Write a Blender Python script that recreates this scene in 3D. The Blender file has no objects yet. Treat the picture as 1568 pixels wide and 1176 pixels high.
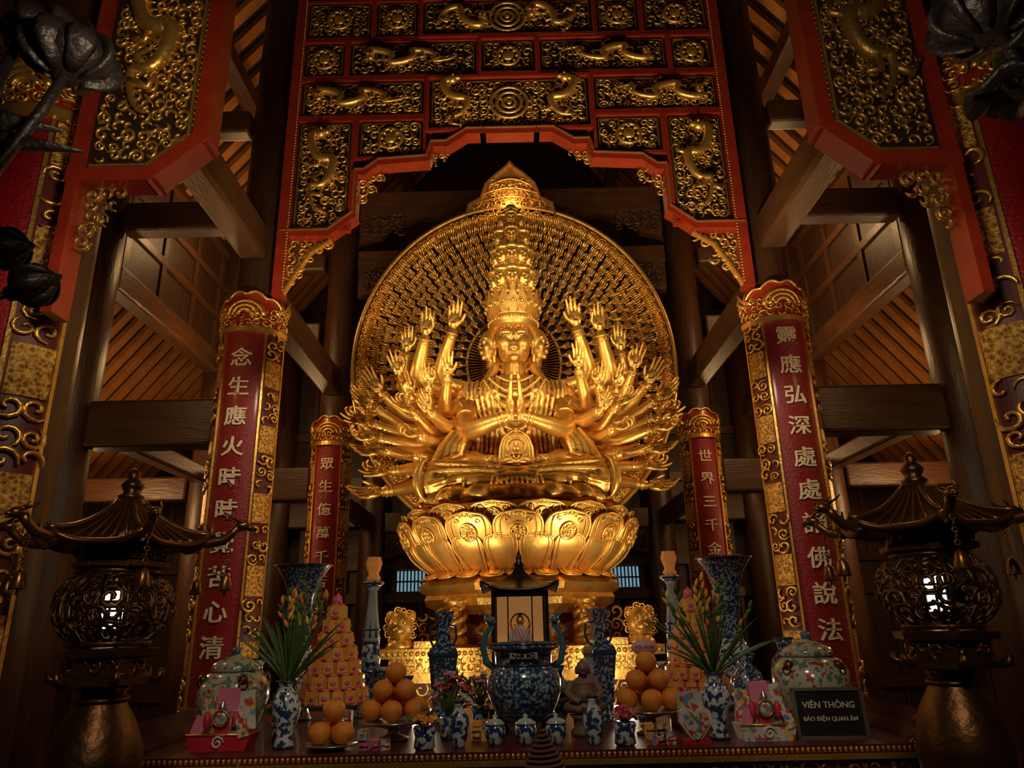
import bpy, math, random
import numpy as np
from mathutils import Vector, Matrix, Euler
random.seed(7); rng=np.random.RandomState(5)
EYE=1.6
pi=math.pi
sc=bpy.context.scene
# ------------------------------------------------------------------ materials
MATS={}
def mk(name,col,rough=.5,metal=0,col2=None,nscale=6,namt=.5,bump=0,bscale=30,coat=0,emit=None,estr=0,kind='noise',stretch=None,crev=None,ramp=None,spec=None):
    m=bpy.data.materials.new(name); m.use_nodes=True; nt=m.node_tree; N=nt.nodes; L=nt.links
    b=N['Principled BSDF']; b.inputs['Base Color'].default_value=(*col,1); b.inputs['Roughness'].default_value=rough; b.inputs['Metallic'].default_value=metal
    if coat: b.inputs['Coat Weight'].default_value=coat; b.inputs['Coat Roughness'].default_value=.12
    if spec is not None: b.inputs['Specular IOR Level'].default_value=spec
    if emit: b.inputs['Emission Color'].default_value=(*emit,1); b.inputs['Emission Strength'].default_value=estr
    tc=N.new('ShaderNodeTexCoord'); mp=N.new('ShaderNodeMapping'); L.new(tc.outputs['Object'],mp.inputs['Vector'])
    if stretch: mp.inputs['Scale'].default_value=stretch
    out=None
    if col2 or ramp:
        if kind=='voronoi':
            t=N.new('ShaderNodeTexVoronoi'); t.inputs['Scale'].default_value=nscale; o=t.outputs['Distance']
            if ramp: 
                sp=N.new('ShaderNodeSeparateColor'); L.new(t.outputs['Color'],sp.inputs[0]); o=sp.outputs[0]
        else:
            t=N.new('ShaderNodeTexNoise'); t.inputs['Scale'].default_value=nscale; t.inputs['Detail'].default_value=5; o=t.outputs['Fac']
        L.new(mp.outputs[0],t.inputs['Vector'])
        r=N.new('ShaderNodeValToRGB'); L.new(o,r.inputs[0])
        if ramp:
            r.color_ramp.interpolation='CONSTANT' if kind=='voronoi' else 'LINEAR'
            e=r.color_ramp.elements
            while len(e)<len(ramp): e.new(.5)
            for i,(p,c) in enumerate(ramp): e[i].position=p; e[i].color=(*c,1)
        else:
            r.color_ramp.elements[0].position=.5-namt*.5; r.color_ramp.elements[1].position=.5+namt*.5
            r.color_ramp.elements[0].color=(*col2,1); r.color_ramp.elements[1].color=(*col,1)
        out=r.outputs[0]
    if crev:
        g=N.new('ShaderNodeNewGeometry'); r2=N.new('ShaderNodeValToRGB'); L.new(g.outputs['Pointiness'],r2.inputs[0])  # patina and recess shade multiplied into the base colour where concave
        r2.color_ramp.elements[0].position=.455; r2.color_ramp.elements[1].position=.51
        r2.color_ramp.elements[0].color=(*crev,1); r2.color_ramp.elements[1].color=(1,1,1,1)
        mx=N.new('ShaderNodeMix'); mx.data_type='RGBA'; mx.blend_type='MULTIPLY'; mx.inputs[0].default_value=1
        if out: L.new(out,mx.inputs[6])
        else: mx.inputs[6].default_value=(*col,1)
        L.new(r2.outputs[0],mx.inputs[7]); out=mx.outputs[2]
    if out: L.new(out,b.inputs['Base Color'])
    if bump:
        t=N.new('ShaderNodeTexNoise' ); t.inputs['Scale'].default_value=bscale; t.inputs['Detail'].default_value=4
        L.new(mp.outputs[0],t.inputs['Vector']); bp=N.new('ShaderNodeBump'); bp.inputs['Strength'].default_value=bump; bp.inputs['Distance'].default_value=.02
        L.new(t.outputs['Fac'],bp.inputs['Height']); L.new(bp.outputs[0],b.inputs['Normal'])
    MATS[name]=m; return m
GD=(.95,.57,.13)
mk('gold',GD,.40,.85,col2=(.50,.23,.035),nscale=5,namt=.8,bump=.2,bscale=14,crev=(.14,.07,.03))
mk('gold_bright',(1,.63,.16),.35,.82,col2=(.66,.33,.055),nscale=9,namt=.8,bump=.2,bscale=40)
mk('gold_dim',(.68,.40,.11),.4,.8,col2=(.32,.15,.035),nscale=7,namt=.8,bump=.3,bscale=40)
mk('gold_tex',(.95,.55,.13),.38,.7,col2=(.22,.08,.01),kind='voronoi',nscale=45,namt=.7,bump=.7,bscale=90)
mk('ground_brown',(.020,.008,.004),.6,0)
mk('ground_red',(.09,.007,.005),.5,0)
mk('red_lacquer',(.36,.034,.009),.36,0,coat=.25,col2=(.19,.013,.006),nscale=8,namt=.8)
mk('table_red',(.10,.008,.008),.45,0,coat=.1,col2=(.05,.005,.005),nscale=8,namt=.8)
mk('red_board',(.33,.006,.010),.42,0,coat=.10,col2=(.14,.003,.005),nscale=60,namt=.5,bump=.4,bscale=70)
mk('char_white',(.85,.74,.52),.5,0)
mk('wood',(.085,.032,.010),.42,0,col2=(.022,.008,.003),nscale=3,namt=.8,bump=.25,bscale=8,stretch=(7,7,1))
mk('wood_y',(.11,.040,.011),.42,0,col2=(.030,.011,.004),nscale=3,namt=.8,bump=.25,bscale=8,stretch=(7,1,7))
mk('wood_x',(.08,.030,.010),.42,0,col2=(.025,.009,.003),nscale=3,namt=.8,bump=.25,bscale=8,stretch=(1,7,7))
mk('rafter',(.50,.19,.035),.55,0,col2=(.26,.09,.018),nscale=5,namt=.8)
mk('tileboard',(.018,.007,.003),.7,0)
mk('wall_wood',(.050,.019,.007),.5,0,col2=(.016,.006,.003),nscale=3,namt=.9,stretch=(8,8,1),bump=.2,bscale=9)
mk('floor_tile',(.12,.07,.045),.3,0,col2=(.07,.035,.025),nscale=4,namt=.8)
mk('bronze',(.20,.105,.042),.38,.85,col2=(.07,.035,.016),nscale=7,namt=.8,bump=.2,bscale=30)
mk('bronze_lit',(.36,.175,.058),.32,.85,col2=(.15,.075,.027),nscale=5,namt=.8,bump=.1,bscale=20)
mk('bronze_black',(.016,.011,.009),.45,.5,bump=.4,bscale=40)
W=(.58,.61,.58); BL=(.02,.045,.12)
mk('porcelain_blue',W,.16,0,ramp=[(0,BL),(.47,BL),(.53,W),(1,W)],nscale=34,coat=.5)
mk('porcelain_dense',(.3,.4,.5),.16,0,ramp=[(0,(.012,.025,.065)),(.50,(.02,.045,.10)),(.57,(.32,.40,.44)),(1,(.40,.46,.50))],nscale=60,coat=.5)
mk('porcelain_plain',(.42,.46,.44),.18,0,coat=.5)
mk('blue_glaze',(.02,.045,.10),.2,0,coat=.5)
mk('teal_glaze',(.07,.16,.20),.25,0,coat=.4)
mk('porcelain_floral',(.6,.6,.5),.2,0,ramp=[(0,(.42,.04,.03)),(.38,(.42,.04,.03)),(.41,(.42,.43,.34)),(.54,(.44,.45,.36)),(.57,(.12,.22,.12)),(1,(.05,.10,.14))],nscale=24,coat=.5)
mk('orange_skin',(.85,.30,.022),.45,0,col2=(.70,.20,.012),nscale=9,namt=.8,bump=.3,bscale=160)
mk('leaf',(.04,.10,.022),.5,0,col2=(.08,.14,.025),nscale=12,namt=.7)
mk('petal_orange',(.80,.24,.03),.5,0); mk('petal_red',(.50,.02,.04),.5,0); mk('petal_white',(.62,.56,.50),.5,0); mk('petal_pink',(.62,.17,.28),.5,0); mk('petal_yellow',(.78,.52,.07),.5,0)
mk('pack_yellow',(.85,.45,.08),.4,0,coat=.3); mk('pack_pink',(.75,.12,.25),.4,0,coat=.3)
mk('print_a',(.8,.8,.8),.3,0,kind='voronoi',nscale=60,coat=.5,ramp=[(0,(.62,.52,.42)),(.25,(.55,.05,.05)),(.45,(.70,.38,.08)),(.6,(.12,.22,.38)),(.75,(.62,.54,.42)),(.9,(.12,.28,.14))])
mk('print_b',(.8,.8,.8),.3,0,kind='voronoi',nscale=45,coat=.5,ramp=[(0,(.50,.52,.48)),(.35,(.62,.45,.12)),(.5,(.16,.32,.40)),(.65,(.58,.54,.44)),(.85,(.50,.07,.06))])
mk('red_plastic',(.50,.02,.04),.3,0,coat=.5)
mk('silver',(.50,.46,.40),.25,.9)
mk('black_frame',(.012,.010,.010),.3,0,coat=.3)
mk('stone',(.26,.15,.09),.6,0,col2=(.14,.07,.045),nscale=14,namt=.8)
mk('incense',(.14,.045,.022),.8,0,col2=(.08,.025,.012),nscale=30)
mk('dark_eye',(.05,.018,.005),.5,0)
mk('lamp_glow',(1,.95,.85),.5,0,emit=(1,.93,.80),estr=2.6)
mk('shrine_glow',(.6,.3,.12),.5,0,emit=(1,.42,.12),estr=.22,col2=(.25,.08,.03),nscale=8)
mk('flame_glow',(.8,.33,.08),.4,0,emit=(1,.30,.05),estr=.12)
mk('daylight_pane',(.3,.5,.6),.3,0,emit=(.30,.62,.80),estr=.45)
mk('sign_pink',(.65,.38,.36),.5,0)
# ------------------------------------------------------------------ mesh builder
def frame(o,z,n):
    z=Vector(z).normalized(); n=Vector(n); n=(n-z*n.dot(z))
    if n.length<1e-4: n=Vector((0,-1,.3)); n=n-z*n.dot(z)
    y=-n.normalized(); x=y.cross(z)
    M=Matrix.Identity(4)
    for i in range(3): M[i][0]=x[i]; M[i][1]=y[i]; M[i][2]=z[i]; M[i][3]=o[i]
    return M
def TR(x,y,z): return Matrix.Translation((x,y,z))
def g_tube(pts,rad,seg=8,cap=True,flat=1.0):
    P=[Vector(p) for p in pts]; n=len(P)
    if not hasattr(rad,'__len__'): rad=[rad]*n
    tan=[]
    for i in range(n):
        t=(P[min(i+1,n-1)]-P[max(i-1,0)]); tan.append(t.normalized() if t.length>1e-9 else Vector((0,0,1)))
    u=tan[0].orthogonal().normalized(); v=[];f=[]
    for i in range(n):
        u=(u-tan[i]*u.dot(tan[i])); u=u.normalized() if u.length>1e-6 else tan[i].orthogonal().normalized()
        w=tan[i].cross(u)
        for k in range(seg):
            a=2*pi*k/seg; q=P[i]+(u*math.cos(a)+w*math.sin(a)*flat)*rad[i]; v.append(tuple(q))
    for i in range(n-1):
        for k in range(seg):
            k2=(k+1)%seg; f.append((i*seg+k,i*seg+k2,(i+1)*seg+k2,(i+1)*seg+k))
    if cap:
        f.append(tuple(range(seg-1,-1,-1))); f.append(tuple((n-1)*seg+k for k in range(seg)))
    return np.array(v),f
def g_lathe(prof,seg=32,sx=1,sy=1,fn=None,a0=0):
    v=[];f=[];n=len(prof)
    for (r,z) in prof:
        r=max(r,1e-4)
        for k in range(seg):
            a=a0+2*pi*k/seg; rr,zz=(r,z) if fn is None else fn(r,z,a)
            v.append((rr*math.cos(a)*sx,rr*math.sin(a)*sy,zz))
    for i in range(n-1):
        for k in range(seg):
            k2=(k+1)%seg; f.append((i*seg+k,i*seg+k2,(i+1)*seg+k2,(i+1)*seg+k))
    f.append(tuple(range(seg-1,-1,-1))); f.append(tuple((n-1)*seg+k for k in range(seg)))
    return np.array(v),f
class MB:
    def __init__(s): s.V=[];s.n=0;s.F=[];s.M=[];s.S=[];s.T=None
    def add(s,v,f,m,smooth=True):
        v=np.asarray(v,float).reshape(-1,3); flip=False
        if s.T is not None:
            A=np.array(s.T); v=v@A[:3,:3].T+A[:3,3]; flip=np.linalg.det(A[:3,:3])<0
        o=s.n; s.V.append(v); s.n+=len(v)
        if flip: s.F.extend([tuple(i+o for i in reversed(q)) for q in f])
        else: s.F.extend([tuple([i+o for i in q]) for q in f])
        s.M.extend([m]*len(f)); s.S.extend([smooth]*len(f))
    def verts(s): return np.concatenate(s.V)
    def addmb(s,o,fn=None):
        v=o.verts()
        if fn is not None: v=fn(v)
        flip=False
        if s.T is not None:
            A=np.array(s.T); v=v@A[:3,:3].T+A[:3,3]; flip=np.linalg.det(A[:3,:3])<0
        k=s.n; s.V.append(v); s.n+=len(v)
        if flip: s.F.extend([tuple(i+k for i in reversed(q)) for q in o.F])
        else: s.F.extend([tuple([i+k for i in q]) for q in o.F])
        s.M.extend(o.M); s.S.extend(o.S)
    def tube(s,pts,rad,m,seg=8,flat=1.0): v,f=g_tube(pts,rad,seg,True,flat); s.add(v,f,m)
    def lathe(s,prof,c,m,seg=32,sx=1,sy=1,fn=None,smooth=True,a0=0):
        v,f=g_lathe(prof,seg,sx,sy,fn,a0); s.add(v+np.array(c),f,m,smooth)
    def ell(s,c,r,m,seg=12,rings=8,R=None):
        if not hasattr(r,'__len__'): r=(r,r,r)
        v=[];f=[]
        for i in range(rings+1):
            t=pi*i/rings; q=max(math.sin(t),1e-3)
            for k in range(seg):
                a=2*pi*k/seg; v.append((q*math.cos(a)*r[0],q*math.sin(a)*r[1],-math.cos(t)*r[2]))
        for i in range(rings):
            for k in range(seg):
                k2=(k+1)%seg; f.append((i*seg+k,i*seg+k2,(i+1)*seg+k2,(i+1)*seg+k))
        f.append(tuple(range(seg-1,-1,-1))); f.append(tuple(rings*seg+k for k in range(seg)))
        v=np.array(v)
        if R is not None: v=v@np.array(R.to_3x3()).T
        s.add(v+np.array(c),f,m)
    def box(s,c,d,m,R=None):
        x,y,z=[q/2 for q in d]
        v=np.array([(-x,-y,-z),(x,-y,-z),(x,y,-z),(-x,y,-z),(-x,-y,z),(x,-y,z),(x,y,z),(-x,y,z)])
        if R is not None: v=v@np.array(R.to_3x3()).T
        s.add(v+np.array(c),[(0,3,2,1),(4,5,6,7),(0,1,5,4),(1,2,6,5),(2,3,7,6),(3,0,4,7)],m,False)
    def bb(s,x0,x1,y0,y1,z0,z1,m): s.box(((x0+x1)/2,(y0+y1)/2,(z0+z1)/2),(x1-x0,y1-y0,z1-z0),m)
    def prism(s,poly,y0,y1,m):
        ar=sum(a[0]*b[1]-b[0]*a[1] for a,b in zip(poly,poly[1:]+poly[:1]))
        if ar<0: poly=poly[::-1]
        n=len(poly); v=[(x,y0,z) for x,z in poly]+[(x,y1,z) for x,z in poly]
        f=[tuple(range(n)),tuple(range(2*n-1,n-1,-1))]+[(i,n+i,n+(i+1)%n,(i+1)%n) for i in range(n)]
        s.add(v,f,m,False)
    def torus(s,c,R,r,m,n=32,seg=8,M=None,sz=1.0):
        v=[];f=[]
        for i in range(n):
            a=2*pi*i/n
            for k in range(seg):
                b=2*pi*k/seg; q=R+r*math.cos(b); v.append((q*math.cos(a),q*math.sin(a),r*math.sin(b)*sz))
        for i in range(n):
            for k in range(seg):
                i2=(i+1)%n;k2=(k+1)%seg; f.append((i*seg+k,i2*seg+k,i2*seg+k2,i*seg+k2))
        v=np.array(v)
        if M is not None: v=v@np.array(M.to_3x3()).T
        s.add(v+np.array(c),f,m)
    def surf(s,fn,nu,nv,m,smooth=True):
        v=[fn(i/nu,j/nv) for j in range(nv+1) for i in range(nu+1)]
        f=[(j*(nu+1)+i,j*(nu+1)+i+1,(j+1)*(nu+1)+i+1,(j+1)*(nu+1)+i) for j in range(nv) for i in range(nu)]
        s.add(v,f,m,smooth)
    def strip(s,pts,w,y0,y1,m):
        for i,(a,b) in enumerate(zip(pts[:-1],pts[1:])):
            a=Vector(a);b=Vector(b);d=(b-a).normalized();n=Vector((-d.y,d.x))*w/2;a=a-d*w*.45;b=b+d*w*.45
            s.prism([tuple(a-n),tuple(b-n),tuple(b+n),tuple(a+n)],y0-.0025*(i%2),y1,m)
    def obj(s,name,loc=(0,0,0),bevel=0,parent=None,centre=True):
        v=s.verts()
        if centre:
            mn=v.min(0);mx=v.max(0);o=np.array([(mn[0]+mx[0])/2,(mn[1]+mx[1])/2,mn[2]])
        else: o=np.zeros(3)
        me=bpy.data.meshes.new(name); me.from_pydata((v-o).tolist(),[],s.F)
        names=sorted(set(s.M)); idx={n:i for i,n in enumerate(names)}
        for n in names: me.materials.append(MATS[n])
        me.polygons.foreach_set('material_index',[idx[q] for q in s.M]); me.polygons.foreach_set('use_smooth',s.S); me.update()
        ob=bpy.data.objects.new(name,me); sc.collection.objects.link(ob); ob.location=tuple(o+np.array(loc))
        if bevel:
            md=ob.modifiers.new('b','BEVEL'); md.width=bevel; md.segments=2; md.limit_method='ANGLE'
        if parent: ob.parent=parent
        return ob
def remesh(mb,vox,it=2):
    me=bpy.data.meshes.new('t'); me.from_pydata(mb.verts().tolist(),[],mb.F); ob=bpy.data.objects.new('t',me); sc.collection.objects.link(ob)
    r=ob.modifiers.new('r','REMESH'); r.mode='VOXEL'; r.voxel_size=vox
    s=ob.modifiers.new('s','SMOOTH'); s.iterations=it; s.factor=.5
    dg=bpy.context.evaluated_depsgraph_get(); e=ob.evaluated_get(dg); m=e.to_mesh()
    n=len(m.vertices); v=np.zeros(n*3); m.vertices.foreach_get('co',v); f=[tuple(p.vertices) for p in m.polygons]
    e.to_mesh_clear(); bpy.data.objects.remove(ob); return v.reshape(-1,3),f
def text_mesh(t,size,ext=.006,align='CENTER'):
    cu=bpy.data.curves.new('t','FONT'); cu.body=t; cu.size=size; cu.extrude=ext; cu.align_x=align; cu.align_y='CENTER'; cu.resolution_u=3; cu.offset=size*.010
    ob=bpy.data.objects.new('t',cu); sc.collection.objects.link(ob)
    dg=bpy.context.evaluated_depsgraph_get(); e=ob.evaluated_get(dg); m=e.to_mesh()
    n=len(m.vertices); v=np.zeros(n*3); m.vertices.foreach_get('co',v); f=[tuple(p.vertices) for p in m.polygons]
    e.to_mesh_clear(); bpy.data.objects.remove(ob); v=v.reshape(-1,3)
    return np.stack([v[:,0],-v[:,2],v[:,1]],1),f
# ------------------------------------------------------------------ relief carving
CURL=[]
for turns,d in ((1.5,1),(1.5,-1),(1.1,1),(1.1,-1),(.6,1),(.6,-1)):
    pts=[];rad=[]
    for i in range(13):
        t=i/12; r=.47*(1-t)**.85+.05; a=d*turns*2*pi*t; pts.append((r*math.cos(a),0,r*math.sin(a))); rad.append(.125*(1-.35*t)*(0.40+min(1,t*5)*.60))
    CURL.append(g_tube(pts,rad,5))
def relief(mb,x0,x1,z0,z1,y,s,m,mask=None,depth=1.3,scale=1.25,fill=1.0):
    nx=max(1,round((x1-x0)/s)); nz=max(1,round((z1-z0)/s)); dx=(x1-x0)/nx; dz=(z1-z0)/nz
    for i in range(nx):
        for j in range(nz):
            if random.random()>fill: continue
            x=x0+(i+.5+random.uniform(-.15,.15))*dx; z=z0+(j+.5+random.uniform(-.15,.15))*dz
            if mask and not mask(x,z): continue
            v,f=random.choice(CURL); a=random.uniform(0,2*pi); k=min(dx,dz)*scale*random.uniform(.8,1.2)
            c,q=math.cos(a),math.sin(a)
            w=np.stack([(v[:,0]*c-v[:,2]*q)*k+x, v[:,1]*k*depth+y-random.uniform(0,.12)*k,(v[:,0]*q+v[:,2]*c)*k+z],1)
            mb.add(w,f,m)
def dragon(mb,cx,cz,A,H,y,r,m,turns=1.5,vert=True,flip=1):
    """serpentine dragon: head end first; long axis vertical or horizontal"""
    n=56; P=[]
    for i in range(n):
        t=i/(n-1); lo=H*(.5-t)+.06*H*math.sin(t*turns*4*pi); la=flip*A*math.sin(t*turns*2*pi+.5)*(1-.25*t)
        x,z=(cx+la,cz+lo) if vert else (cx-flip*lo,cz+la)
        P.append((x,y-r*.6,z))
    rad=[r*(.18+.82*min(1,(1-i/(n-1))*1.7))*(1+.08*(i%2))*(.8+.2*min(1,i/6)) for i in range(n)]
    mb.tube(P,rad,m,8)
    for i in range(2,n-2,2):
        a=Vector(P[i]); d=(Vector(P[i+1])-Vector(P[i-1])).normalized(); nn=Vector((-d.z,0,d.x)); mb.tube([a+nn*rad[i]*.7,a+nn*rad[i]*1.75+Vector((0,-.2*r,0))+d*r*.5],[r*.38,r*.05],m,4)
    h=Vector(P[0]); d=(h-Vector(P[3])).normalized(); s=Vector((-d.z,0,d.x))
    mb.ell(h+d*r*.6,(r*1.35,r*1.2,r*1.25),m,10,6); mb.ell(h+d*r*1.9+Vector((0,-r*.3,0)),(r*.9,r*.8,r*.7),m,8,6)
    for g in (1,-1):
        mb.tube([h+s*g*r*.8,h+s*g*r*1.8-d*r*.8,h+s*g*r*1.7-d*r*2.4],[r*.35,r*.25,r*.06],m,5)
        mb.ell(h+d*r*.9+s*g*r*.6+Vector((0,-r*1.1,0)),r*.32,m,6,4)
        mb.tube([h+d*r*2.4+s*g*r*.4,h+d*r*3+s*g*r*1.5,h+d*r*1.8+s*g*r*2.4],[r*.16,r*.13,r*.05],m,4)
        for q in range(3): mb.tube([h-d*r*.6+s*g*r*.7,h-d*r*(1.2+q*.5)+s*g*r*(1.9-.3*q)],[r*.3,r*.05],m,4)
    for k in (14,22,34,44):
        a=Vector(P[k]); g=1 if k%4==0 else -1; d=(Vector(P[k+1])-Vector(P[k-1])).normalized(); nn=Vector((-d.z,0,d.x))*g
        e=a+nn*r*2.0+d*r; w=e+nn*r*.6-d*r*1.6; mb.tube([a,e,w],[r*.6,r*.42,r*.3],m,6)
        for c in (-1,0,1): mb.tube([w,w+(-d+nn*(.6*c+.3)).normalized()*r*1.2],[r*.2,r*.05],m,4)
# ------------------------------------------------------------------ room shell
def shell():
    b=MB(); b.bb(-6.6,6.6,-3,12.4,-.12,0,'floor_tile'); b.obj('floor')
    for nm,x in (('left',-1),('right',1)):
        b=MB(); xx=x*6.5; b.bb(min(xx,xx+x*.1),max(xx,xx+x*.1),-3,12.3,0,3.9,'wall_wood')
        for i in range(30): yy=-2.8+i*.5; b.bb(xx-x*.05-.02,xx-x*.05+.02,yy,yy+.05,0,3.5,'wood')
        for z in (.9,2.0,2.9): b.bb(xx-x*.06-.03,xx-x*.06+.03,-3,12.2,z,z+.12,'wood_y')
        b.obj('wall_'+nm)
    b=MB(); b.bb(-6.5,6.5,12.2,12.3,0,12,'wall_wood')
    for i in range(33): x=-6.4+i*.4; b.bb(x,x+.05,12.14,12.2,0,2.05,'wood'); 
    for i in range(23): x=-6.4+i*.58; b.bb(x,x+.06,12.12,12.2,2.5,6.2,'wood')
    for z in (.5,1.9,2.42,3.1,3.8,4.6,6.2): b.bb(-6.5,6.5,12.08,12.2,z,z+.14,'wood_x')
    b.obj('wall_back')
    b=MB(); b.bb(-6.5,6.5,-3.1,-3,0,12,'wall_wood'); b.obj('wall_front')
    k=0
    for x in (-5.2,-4.2,-3.1,-1.75,-.0,1.75,3.1,4.2,5.2):
        k+=1; b=MB(); w=.27; b.bb(x-w,x+w,12.17,12.199,2.08,2.40,'daylight_pane')
        for s in (-1,1): b.bb(x+s*w-.03,x+s*w+.03,12.12,12.199,2.05,2.42,'wood')
        for i in range(9): q=x-w+.06*i+.03; b.bb(q-.011,q+.011,12.14,12.17,2.08,2.40,'wood')
        b.bb(x-w,x+w,12.14,12.17,2.22,2.245,'wood_x'); b.obj('window_%d'%k)
    b=MB()
    for s in (-1,1):
        def zz(x): return 7.5-1.3*(x-3.5)
        for (xa,xb) in ((0,6.6),):
            v=[(s*xa,-3,zz(xa)+.12),(s*xb,-3,zz(xb)+.12),(s*xb,12.3,zz(xb)+.12),(s*xa,12.3,zz(xa)+.12),(s*xa,-3,zz(xa)+.2),(s*xb,-3,zz(xb)+.2),(s*xb,12.3,zz(xb)+.2),(s*xa,12.3,zz(xa)+.2)]
            b.add(v,[(0,1,2,3),(7,6,5,4),(0,4,5,1),(2,6,7,3)],'tileboard',False)
        y=-2.9
        while y<12.2:
            v=[(s*0,y,zz(0)),(s*6.6,y,zz(6.6)),(s*6.6,y+.14,zz(6.6)),(s*0,y+.14,zz(0)),(s*0,y,zz(0)+.11),(s*6.6,y,zz(6.6)+.11),(s*6.6,y+.14,zz(6.6)+.11),(s*0,y+.14,zz(0)+.11)]
            b.add(v,[(0,1,2,3),(0,4,5,1),(3,2,6,7)],'rafter',False); y+=.28
        for x in (.8,1.9,3.2,4.6,5.8): b.bb(s*x-.09,s*x+.09,-3,12.2,zz(x)-.22,zz(x)-.02,'wood_y')
    b.obj('ceiling')
shell()
# columns
def column(x,y,r,top):
    b=MB(); b.lathe([(r*1.5,0),(r*1.5,.08),(r*1.35,.16),(r*1.1,.2)],(x,y,0),'stone',32)
    b.lathe([(r*1.02,.2),(r*1.05,1.5),(r,4),(r*.93,top)],(x,y,0),'wood',32); b.obj('wooden_column')
for x in (-2.37,2.37):
    column(x,3.2,.23,8.6); column(x,6.1,.22,8.6); column(x,9.1,.20,8.6); column(x,11.9,.2,8.6)
for x in (-3.95,3.95):
    for y in (3.2,6.1,9.1,11.9): column(x,y,.21,6.7)
def beam(x0,x1,y0,y1,z0,z1,m,name='wooden_beam',bev=.03):
    b=MB(); b.bb(x0,x1,y0,y1,z0,z1,m); b.obj(name,bevel=bev)
for s in (-1,1):
    def X(a,c): return (min(s*a,s*c),max(s*a,s*c))
    beam(*X(2.25,2.49),3.45,5.87,4.78,5.10,'wood_y'); beam(*X(2.26,2.48),6.33,8.88,4.42,4.74,'wood_y')
    beam(*X(3.85,4.05),3.43,5.87,4.75,5.02,'wood_y'); beam(*X(3.85,4.05),6.33,8.87,4.75,5.02,'wood_y'); beam(*X(3.85,4.05),9.33,11.67,4.75,5.02,'wood_y')
    beam(*X(2.28,2.46),9.33,11.67,4.42,4.70,'wood_y'); beam(*X(2.28,2.46),9.33,11.67,3.0,3.25,'wood_y')
    beam(*X(3.85,4.05),6.33,8.87,3.3,3.5,'wood_y');beam(*X(3.85,4.05),3.43,5.87,3.3,3.5,'wood_y')
    for y in (6.1,9.1,11.9): beam(*X(2.61,3.73),y-.12,y+.12,3.08,3.50,'wood_x')
    for y in (3.2,6.1,9.1): beam(*X(2.61,3.73),y-.1,y+.1,5.2,5.5,'wood_x')
    for y in (6.1,9.1): beam(*X(4.17,6.42),y-.1,y+.1,3.12,3.42,'wood_x')
    for y in (6.1,9.1): beam(*X(2.61,3.73),y-.09,y+.09,6.3,6.55,'wood_x')
    for (ya,yb) in ((3.42,5.88),(6.32,8.88)):
        b=MB(); x=s*3.95; b.bb(x-.03,x+.03,ya,yb,5.03,6.6,'wall_wood')
        for z in (5.45,5.9,6.4): b.bb(x-.06,x+.06,ya,yb,z,z+.09,'wood_y')
        for i in range(4): y=ya+.1+i*(yb-ya-.3)/3; b.bb(x-.055,x+.055,y,y+.1,5.03,6.5,'wood')
        b.obj('carved_wall_panel')
for y,z0,z1 in ((9.1,7.15,7.5),(9.1,6.3,6.55),(6.1,7.86,8.25),(3.2,8.0,8.4),(11.9,5.4,5.8),(11.9,3.0,3.3)):
    b=MB(); b.bb(-2.14,2.14,y-.13,y+.13,z0,z1,'wood_x')
    if z1<7.8:
        for s in (-1,1):
            b.prism([(s*2.14,z0),(s*1.2,z0),(s*1.45,z0-.12),(s*1.7,z0-.16),(s*1.85,z0-.34),(s*2.14,z0-.42)],y-.06,y+.06,'wood_x')
            relief(b,min(s*1.5,s*2.1),max(s*1.5,s*2.1),z0-.32,z0,y-.07,.12,'wood_x')
    b.obj('wooden_beam')
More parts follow.
